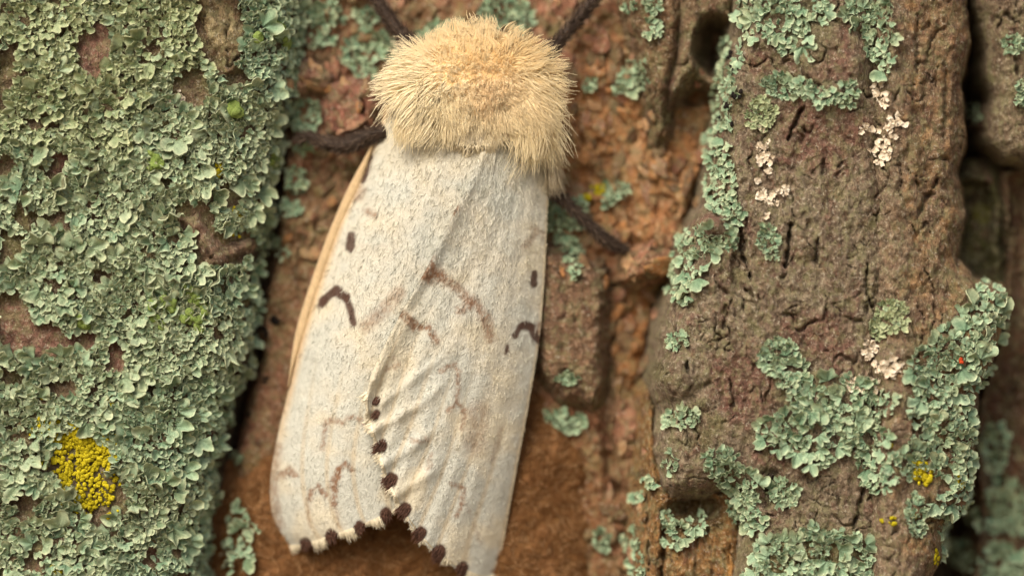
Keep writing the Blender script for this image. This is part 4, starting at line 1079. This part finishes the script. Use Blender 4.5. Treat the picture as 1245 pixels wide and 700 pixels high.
def build_wing(side):
    left = side == 1
    ns, nt_ = 150, 280
    if left: G = coons(L_COSTA, L_INNER, L_BASE, L_MARGIN, ns, nt_)
    else: G = coons(R_COSTA, R_INNER, R_BASE, R_MARGIN, ns, nt_)
    x, y = G[..., 0], G[..., 1]
    s = np.linspace(0, 1, ns)[None] + 0 * x; t = np.linspace(0, 1, nt_)[:, None] + 0 * x
    if left:
        def dep(x, y): return wing_depth(x, y, L_COSTA, 1, 30, 84, 120)
        veins = 5.5
    else:
        def dep(x, y): return wing_depth(x, y, R_COSTA, -1, 38, 97, 150)
        veins = 7.5
    d = dep(x, y)
    fold = np.sin(2 * np.pi * (s * veins + 0.7 * fbm(s * 100, t * 100, 60, 2, 960)))
    sharp = fold * np.abs(fold) ** 0.3
    amp = 0.6 + (1.9 if left else 3.6) * sm(0.45, 1.0, t) * (0.2 + 0.8 * s)
    d = d + amp * sharp * 0.6 + 1.6 * fbm(x, y, 40, 3, 965) + 0.5 * fbm(x, y, 6, 2, 966)
    if not left:
        d = d + 7 * sm(0.86, 1.0, s) * sm(0.12, 0.5, t)
        d = d + 2.5 * np.exp(-(line_dist(x, y, [(590, 190), (560, 258), (524, 330)]) / 9) ** 2) - 1.5 * np.exp(-(line_dist(x, y, [(640, 210), (600, 300), (560, 350), (530, 400)]) / 10) ** 2)
        d = d + 5 * np.exp(-(line_dist(x, y, [(500, 385), (478, 425), (458, 462)]) / 6) ** 2) + 3.5 * sm(560, 520, x) * np.exp(-(line_dist(x, y, [(572, 400), (530, 440), (480, 478), (450, 498)]) / 6) ** 2)
        d = d + 4.5 * sm(560, 500, x) * (np.exp(-(line_dist(x, y, [(560, 450), (510, 492), (456, 522)]) / 6) ** 2) + np.exp(-(line_dist(x, y, [(570, 480), (520, 530), (464, 566)]) / 7) ** 2) + np.exp(-(line_dist(x, y, [(590, 500), (530, 570), (480, 602)]) / 7) ** 2))
    else:
        d = d - 4 * np.exp(-(line_dist(x, y, [(452, 190), (420, 300), (372, 480)]) / 7) ** 2)
    # markings of the scales
    n = fbm(x, y, 70, 3, 970, 0.6); n2 = fbm(x, y, 5, 3, 975, 0.7)
    c = np.broadcast_to(W_BASE, x.shape + (3,)).copy()
    c = mixc(c, W_GREY, sm(-0.1, 0.35, n + 0.25 * sm(300, 600, y)))
    c = mixc(c, W_CREAM, sm(0.05, 0.45, -n) * 0.8 + 0.6 * sm(230, 150, y))
    if left: c = mixc(c, lin(206, 176, 132), sm(0.06, 0.0, s) * sm(0.9, 0.6, t) * 0.85)
    else:
        c = mixc(c, W_CREAM, 0.8 * sm(0.6, 0.95, s) * sm(0.5, 0.8, t))
        c = mixc(c, lin(210, 190, 150), 0.6 * sm(0.03, 0.0, s))
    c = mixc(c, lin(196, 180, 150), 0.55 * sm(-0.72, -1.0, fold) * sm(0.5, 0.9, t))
    for pts, w, a in (BR_L if left else BR_R):
        m_ = stroke(x, y, pts, w, 980, max(2.5, w * 0.6), 4.0)
        c = mixc(c, W_BR, min(a * 1.3, 0.92) * m_ * sm(-0.6, 0.2, n2))
    for pts, w in (DARK_L if left else DARK_R):
        c = mixc(c, W_DARK, stroke(x, y, pts, w, 985, 1.5, 1.8) * 0.95)
    wx, wy = edge_warp(x, y, 2.0, 8, 990)
    for i, (sx, sy) in enumerate(SPOT_L if left else SPOT_R):
        rr = (7.6 + 0.9 * math.sin(i * 2.3)) if (left or i > 1) else (4.0 + i)
        sx, sy = (sx, sy - 5) if left else (sx + 3.5, sy - 2.5)
        c = mixc(c, W_DARK, sm(rr + 1.2, rr - 1.5, np.hypot(wx - sx, (wy - sy) * 0.9)))
    top = np.stack(W3(x, y, d), -1).reshape(-1, 3)
    bot = np.stack(W3(x, y, d - 1.6), -1).reshape(-1, 3)
    F = grid_faces(nt_, ns, flip=left); k = len(top)
    i = np.arange(k).reshape(nt_, ns); per = np.concatenate([i[0, :-1], i[:-1, -1], i[-1, :0:-1], i[:0:-1, 0]]); pn = np.roll(per, -1)
    Fr = np.stack([per, pn, pn + k, per + k], -1)
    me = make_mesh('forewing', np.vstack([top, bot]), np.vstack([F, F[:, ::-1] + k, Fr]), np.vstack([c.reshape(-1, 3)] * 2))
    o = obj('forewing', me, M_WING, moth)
    o['label'] = 'left forewing with a broad hooked dark mark, partly under the other wing' if left else 'pleated forewing lying on top of the other, with a row of dark edge spots'
    rr_ = np.random.default_rng(40 + left)
    def at(si, ti):
        a = (ti * (nt_ - 1)); b_ = (si * (ns - 1))
        a0 = np.clip(a.astype(int), 0, nt_ - 2); b0 = np.clip(b_.astype(int), 0, ns - 2)
        fa = (a - a0)[:, None]; fb = (b_ - b0)[:, None]
        A = np.stack([x, y, d], -1)
        P = (A[a0, b0] * (1 - fa) * (1 - fb) + A[a0 + 1, b0] * fa * (1 - fb) + A[a0, b0 + 1] * (1 - fa) * fb + A[a0 + 1, b0 + 1] * fa * fb)
        T = A[a0 + 1, b0] - A[a0, b0]; T /= np.linalg.norm(T, axis=1)[:, None] + 1e-9
        return P, T, c[a0, b0]
    # fringe along the outer edge
    nf = 2200
    si = np.sort(rr_.uniform(0.0, 1.0, nf)); P, T, cc = at(si, np.full(nf, 0.992))
    ln = rr_.uniform(5, 11, nf) * (0.75 + 0.35 * np.cos(2 * np.pi * si * (5 if left else 8)))
    b1 = np.clip((si * (ns - 1)).astype(int), 1, ns - 2)
    tg = np.stack([x[-1, b1 + 1] - x[-1, b1 - 1], y[-1, b1 + 1] - y[-1, b1 - 1]], -1); tg /= np.linalg.norm(tg, axis=1)[:, None] + 1e-9
    ow = np.stack([tg[:, 1], -tg[:, 0], 0 * si], -1); sg = np.sign((ow[:, 0] * (x[-1, b1] - x.mean()) + ow[:, 1] * (y[-1, b1] - y.mean())))[:, None]
    T = 0.75 * ow * sg + 0.45 * T + rr_.normal(0, 0.2, (nf, 3)); u = np.linspace(0, 1, 4)[None, :, None]
    Q = P[:, None] + T[:, None] * ln[:, None, None] * u - np.array([0, 0, 1.0]) * (u ** 2) * 2
    dk = (cc.mean(1) < 0.25)
    fc = np.where(dk[:, None], W_DARK * 1.3, lin(230, 222, 198)) * rr_.uniform(0.85, 1.1, (nf, 1))
    V, F, C = strands(np.stack(W3(Q[..., 0], Q[..., 1], Q[..., 2]), -1), np.full(nf, 0.75 * S), fc)
    f = obj('fringe', make_mesh('fringe', V, F, C), M_HAIR, o); f['kind'] = 'stuff'
    # raised scales and down on the wing
    nd = 6000
    si = rr_.random(nd); ti = rr_.random(nd) ** 1.15 * 0.985; P, T, cc = at(si, ti)
    ln = rr_.uniform(2.5, 5, nd) * (1.5 - 0.8 * ti)
    T = T + rr_.normal(0, 0.5, (nd, 3)); u = np.linspace(0, 1, 3)[None, :, None]
    Q = P[:, None] + T[:, None] * ln[:, None, None] * u + np.array([0, 0, 1.0]) * (0.1 + 1.2 * u * rr_.random((nd, 1, 1)) * (1.3 - ti[:, None, None]))
    V, F, C = strands(np.stack(W3(Q[..., 0], Q[..., 1], Q[..., 2]), -1), np.full(nd, 0.55 * S), cc * rr_.uniform(0.86, 1.1, (nd, 1)))
    f = obj('wing_down', make_mesh('wing_down', V, F, C), M_HAIR, o); f['kind'] = 'stuff'
    # dark tufts at the ends of the cells
    for i, (sx, sy) in enumerate(SPOT_L if left else SPOT_R):
        rs = 6.3 if (left or i > 1) else 3.6
        sx, sy = (sx, sy - 4) if left else (sx + 3, sy - 2)
        nn = 90; a = rr_.uniform(0, 6.28, nn); q = rs * np.sqrt(rr_.random(nn))
        qx, qy = sx + q * np.cos(a), sy + q * np.sin(a)
        gi = ((x[::4, ::2].ravel()[None] - qx[:, None]) ** 2 + (y[::4, ::2].ravel()[None] - qy[:, None]) ** 2).argmin(1)
        qd = d[::4, ::2].ravel()[gi]
        T = np.array([0.05 if left else -0.55, 0.9, 0.0]) + rr_.normal(0, 0.25, (nn, 3))
        Q = np.stack([qx, qy, qd + 0.6], -1)[:, None] + T[:, None] * rr_.uniform(3, 6, nn)[:, None, None] * u + np.array([0, 0, 1.4]) * u
        V, F, C = strands(np.stack(W3(Q[..., 0], Q[..., 1], Q[..., 2]), -1), np.full(nn, 0.8 * S), W_DARK * rr_.uniform(0.7, 1.7, (nn, 1)))
        obj('marginal_spot', make_mesh('marginal_spot', V, F, C), M_HAIR, o)
    return o, dep
wingL, depL = build_wing(1)
wingR, depR = build_wing(-1)

# rolled tan leading edge of the left wing
pl = np.array(catmull([(458, 158), (436, 212), (411, 268), (391, 320), (371, 380), (356, 432), (348, 470)], 90))
ring = 10; tt = np.linspace(0, 1, 90)
wd = 6.5 * sm(0, 0.25, tt) * sm(1.0, 0.75, tt) + 0.8
tan_ = np.gradient(pl, axis=0); tan_ /= np.linalg.norm(tan_, axis=1)[:, None]
nrm = np.stack([-tan_[:, 1], tan_[:, 0]], -1)
V = []; Cc = []
rr = np.random.default_rng(3)
for i in range(90):
    for j in range(ring):
        a = 2 * math.pi * j / ring
        V.append(W3(pl[i, 0] + 1 + nrm[i, 0] * wd[i] * math.cos(a), pl[i, 1] + nrm[i, 1] * wd[i] * math.cos(a), 27 + 7 * math.sin(a)))
        Cc.append(lin(206, 180, 140) * (0.92 + 0.16 * rr.random()))
i = np.arange(90 * ring).reshape(90, ring); j = np.roll(i, -1, 1)
obj('rolled_edge', make_mesh('rolled_edge', V, np.stack([i[:-1], j[:-1], j[1:], i[1:]], -1).reshape(-1, 4), np.array(Cc)), M_WING, wingL)

# body: head, thorax and abdomen in one skin
prof = catmull([(30, 582, 8, 62), (44, 582, 40, 84), (66, 580, 68, 100), (100, 578, 84, 112), (140, 576, 80, 98), (175, 574, 62, 72), (215, 572, 60, 66), (300, 562, 66, 70), (420, 540, 66, 64), (520, 520, 50, 48), (580, 505, 26, 36), (600, 500, 4, 28)], 80)
V = []; nb = 32
for y_, xc, rx, dt in prof:
    for j in range(nb):
        a = 2 * math.pi * j / nb
        h = (dt - 12) / 2
        V.append(W3(xc + rx * math.cos(a), y_, 12 + h + h * math.sin(a)))
i = np.arange(80 * nb).reshape(80, nb); j = np.roll(i, -1, 1)
obj('body', make_mesh('body', V, np.stack([i[:-1], i[1:], j[1:], j[:-1]], -1).reshape(-1, 4), np.broadcast_to(lin(232, 198, 142), (80 * nb, 3))), M_WING, moth)

# fur of the thorax and head
def dome(x, y):
    yy = np.clip(y, prof[0, 0], prof[-1, 0])
    xc = np.interp(yy, prof[:, 0], prof[:, 1]); rx = np.interp(yy, prof[:, 0], prof[:, 2]); dt = np.interp(yy, prof[:, 0], prof[:, 3])
    h = (dt - 12) / 2
    return 12 + h + h * np.sqrt(np.clip(1 - ((x - xc) / rx) ** 2, 0, 1))
r = np.random.default_rng(90)
def fur_batch(n):
    a = r.uniform(0, 2 * np.pi, n); q = np.sqrt(r.random(n))
    x = 577 + 82 * q * np.cos(a); y = 98 + 54 * q * np.sin(a)
    nl = n // 12; x[:nl] = r.uniform(630, 664, nl); y[:nl] = r.uniform(100, 146, nl)
    nc = n // 10; qa = r.uniform(0, 6.28, nc); qr = np.sqrt(r.random(nc)); x[nl:nl + nc] = 576 + 34 * qr * np.cos(qa); y[nl:nl + nc] = 157 + 22 * qr * np.sin(qa)
    ox = np.clip(x, 548, 606)
    vx, vy = (x - ox) / 55, (y - 92) / 52
    rho = np.clip(np.hypot(vx, vy), 0, 1.3)
    dx = vx * 1.2; dy = vy * 0.8 + 0.55 * sm(0.1, 0.9, np.abs(vx)) * sm(70, 110, y) + 0.2 * sm(100, 140, y) - 0.05
    nn_ = np.hypot(dx, dy) + 1e-6
    flat = sm(0.05, 0.7, rho)
    dx, dy = dx / nn_, dy / nn_
    ln = 14 + 27 * sm(0.2, 0.9, rho)
    ln = np.where(y < 66, ln * 0.75, ln)
    ln = ln * (1 - 0.35 * sm(45, 15, np.abs(x - 577)) * sm(110, 130, y))
    ln = ln * (1 + 0.5 * sm(530, 505, x) * sm(85, 115, y))
    ln[:nl] = r.uniform(48, 72, nl); dx[:nl] = 0.22; dy[:nl] = 0.95; flat[:nl] = 1
    ln[nl:nl + nc] = 17; dx[nl:nl + nc] = (x[nl:nl + nc] - 575) / 90; dy[nl:nl + nc] = 0.9; flat[nl:nl + nc] = 0.8
    n0 = nl + nc; n1 = n0 + n // 9; k = n1 - n0
    x[n0:n1] = r.uniform(540, 618, k); y[n0:n1] = r.uniform(70, 122, k); th = r.uniform(0, 6.28, k)
    dx[n0:n1] = np.cos(th); dy[n0:n1] = np.sin(th); ln[n0:n1] = r.uniform(12, 22, k); flat[n0:n1] = r.uniform(0.2, 0.9, k)
    return x, y, dx, dy, ln, flat, rho
# clump guides
gx_, gy_, gdx, gdy, gln, gfl, grho = fur_batch(420)
gang = r.normal(0, 0.5, 420)
def rot(dx, dy, a): return dx * np.cos(a) - dy * np.sin(a), dx * np.sin(a) + dy * np.cos(a)
gdx, gdy = rot(gdx, gdy, gang); gln = gln * r.uniform(0.8, 1.15, 420)
nfur = 11000
x, y, dx, dy, ln, fl, rho = fur_batch(nfur)
near = ((x[:, None] - gx_) ** 2 + (y[:, None] - gy_) ** 2).argmin(1)
dx, dy = rot(dx, dy, r.normal(0, 0.38, nfur))
ln = ln * r.uniform(0.65, 1.15, nfur)
d0 = dome(x, y) - 3
_a, _b = nfur // 12, nfur // 12 + nfur // 10; d0[_a:_b] = np.maximum(d0[_a:_b], 91)
u = np.linspace(0, 1, 6)[None]
def fur_path(x, y, d0, dx, dy, ln, fl):
    x, y, d0, dx, dy, ln, fl = [v[:, None] for v in (x, y, d0, dx, dy, ln, fl)]
    out = 0.62 - 0.34 * fl
    px = x + dx * ln * (u * (0.55 + 0.5 * fl))
    py = y + dy * ln * (u * (0.55 + 0.5 * fl)) + 5 * u ** 2 * (ln / 40)
    pd = d0 + ln * out * (u - 0.42 * u ** 2 * (0.6 + fl))
    return px, py, pd
px, py, pd = fur_path(x, y, d0, dx, dy, ln, fl)
gx2, gy2, gd2 = fur_path(gx_, gy_, dome(gx_, gy_) - 3, gdx, gdy, gln, gfl)
w = 0.55 * u ** 1.5
px = px * (1 - w) + gx2[near] * w; py = py * (1 - w) + gy2[near] * w; pd = pd * (1 - w) + gd2[near] * w
px += r.normal(0, 0.8, px.shape) * u; py += r.normal(0, 0.8, py.shape) * u
orange = np.exp(-((x - 600) / 46) ** 2 - ((y - 74) / 30) ** 2) * 1.0 + 0.45 * np.exp(-((x - 545) / 30) ** 2 - ((y - 62) / 24) ** 2)
brown = np.exp(-((x - 592) / 30) ** 2 - ((y - 108) / 20) ** 2)
pale = np.exp(-((x - 575) / 30) ** 2 - ((y - 160) / 20) ** 2)
fc = np.broadcast_to(lin(252, 239, 203), (nfur, 3)).copy()
fc = mixc(fc, lin(252, 222, 164), orange * r.uniform(0.5, 1.15, nfur))
fc = mixc(fc, lin(238, 206, 160), brown * r.uniform(0.2, 1.0, nfur))
fc = mixc(fc, lin(240, 232, 212), pale * 0.9)
fc = np.clip(fc * r.uniform(0.9, 1.03, (nfur, 1)), 0, 0.97)
V, F, C = strands(np.stack(W3(px, py, pd), -1), r.uniform(0.5, 0.85, nfur) * S, fc)
fm_ = make_mesh('thorax_fur', V, F, C)
f = obj('thorax_fur', fm_, M_HAIR, moth); f['kind'] = 'stuff'; f['label'] = 'long pale yellow fur with an orange tinge'

# pale hair tuft at the right flank, below the fur
nt2 = 500
x = r.uniform(664, 676, nt2); y = r.uniform(172, 205, nt2); d0 = r.uniform(28, 52, nt2)
ln = r.uniform(20, 38, nt2); dx = r.normal(0.16, 0.16, nt2); dy = np.ones(nt2)
P = np.stack([x[:, None] + dx[:, None] * ln[:, None] * u, y[:, None] + dy[:, None] * ln[:, None] * u, d0[:, None] + 5 * np.sin(u * 3) + 0 * ln[:, None]], -1)
V, F, C = strands(np.stack(W3(P[..., 0], P[..., 1], P[..., 2]), -1), np.full(nt2, 0.7 * S), lin(214, 202, 176) * r.uniform(0.85, 1.1, (nt2, 1)))
f = obj('flank_tuft', make_mesh('flank_tuft', V, F, C), M_HAIR, moth)

# legs: dark, hairy, jointed
def leg(path, rads, seed):
    rr = np.random.default_rng(seed)
    n = 60
    Q = catmull([tuple(p_) + (q_,) for p_, q_ in zip(path, rads)], n)
    k = 10; V = []
    T = np.gradient(Q[:, :3], axis=0); T /= np.linalg.norm(T, axis=1)[:, None]
    A = np.cross(T, np.array([0, 0, 1.0])); A /= np.linalg.norm(A, axis=1)[:, None] + 1e-9; B = np.cross(T, A)
    for i in range(n):
        R_ = Q[i, 3] * (1 if 0 < i < n - 1 else 0.15)
        for j in range(k):
            a = 2 * math.pi * j / k
            p_ = Q[i, :3] + R_ * (math.cos(a) * A[i] + math.sin(a) * B[i])
            V.append(W3(*p_))
    i = np.arange(n * k).reshape(n, k); j = np.roll(i, -1, 1)
    F = np.stack([i[:-1], j[:-1], j[1:], i[1:]], -1).reshape(-1, 4)
    C = lin(62, 50, 42) * rr.uniform(0.7, 1.25, (n * k, 1))
    nh = 1100; ti = rr.integers(1, n - 2, nh); a = rr.uniform(0, 6.28, nh)
    nrm_ = np.cos(a)[:, None] * A[ti] + np.sin(a)[:, None] * B[ti]
    P0 = Q[ti, :3] + nrm_ * Q[ti, 3:4] * 0.95
    D = nrm_ * 0.6 + T[ti] * 0.9 + rr.normal(0, 0.2, (nh, 3)); l = rr.uniform(4, 9, nh)
    uu = np.linspace(0, 1, 4)[None, :, None]
    P = P0[:, None] + D[:, None] * l[:, None, None] * uu
    V2, F2, C2 = strands(np.stack(W3(P[..., 0], P[..., 1], P[..., 2]), -1), np.full(nh, 0.5 * S), np.where(rr.random((nh, 1)) < 0.8, lin(70, 58, 50), lin(130, 112, 96)) * rr.uniform(0.7, 1.2, (nh, 1)))
    obj('leg', make_mesh('leg', np.vstack([V, V2]), np.vstack([F, F2 + len(V)]), np.vstack([C, C2])), M_HAIR2, moth)
M_HAIR2 = hair_material('leg_hair', 0.05, 0.6)
leg([(520, 74, 46), (500, 56, 38), (482, 34, 32), (466, 12, 30), (450, -16, 26), (436, -44, 18)], [9, 9, 8, 7, 6, 4], 1)
leg([(650, 74, 46), (664, 64, 40), (676, 54, 36), (692, 36, 34), (710, 14, 32), (726, -6, 28), (738, -22, 16)], [8, 11, 8, 6.5, 6.5, 6, 4], 2)
leg([(470, 160, 34), (444, 166, 32), (418, 176, 28), (394, 172, 24), (372, 164, 20), (358, 170, 12)], [9, 9, 9, 7, 5.5, 4], 3)
leg([(660, 222, 34), (678, 236, 32), (696, 252, 30), (716, 272, 28), (736, 290, 24), (752, 300, 16), (766, 304, 12)], [5, 5, 5.5, 5.5, 7, 5, 3], 4)
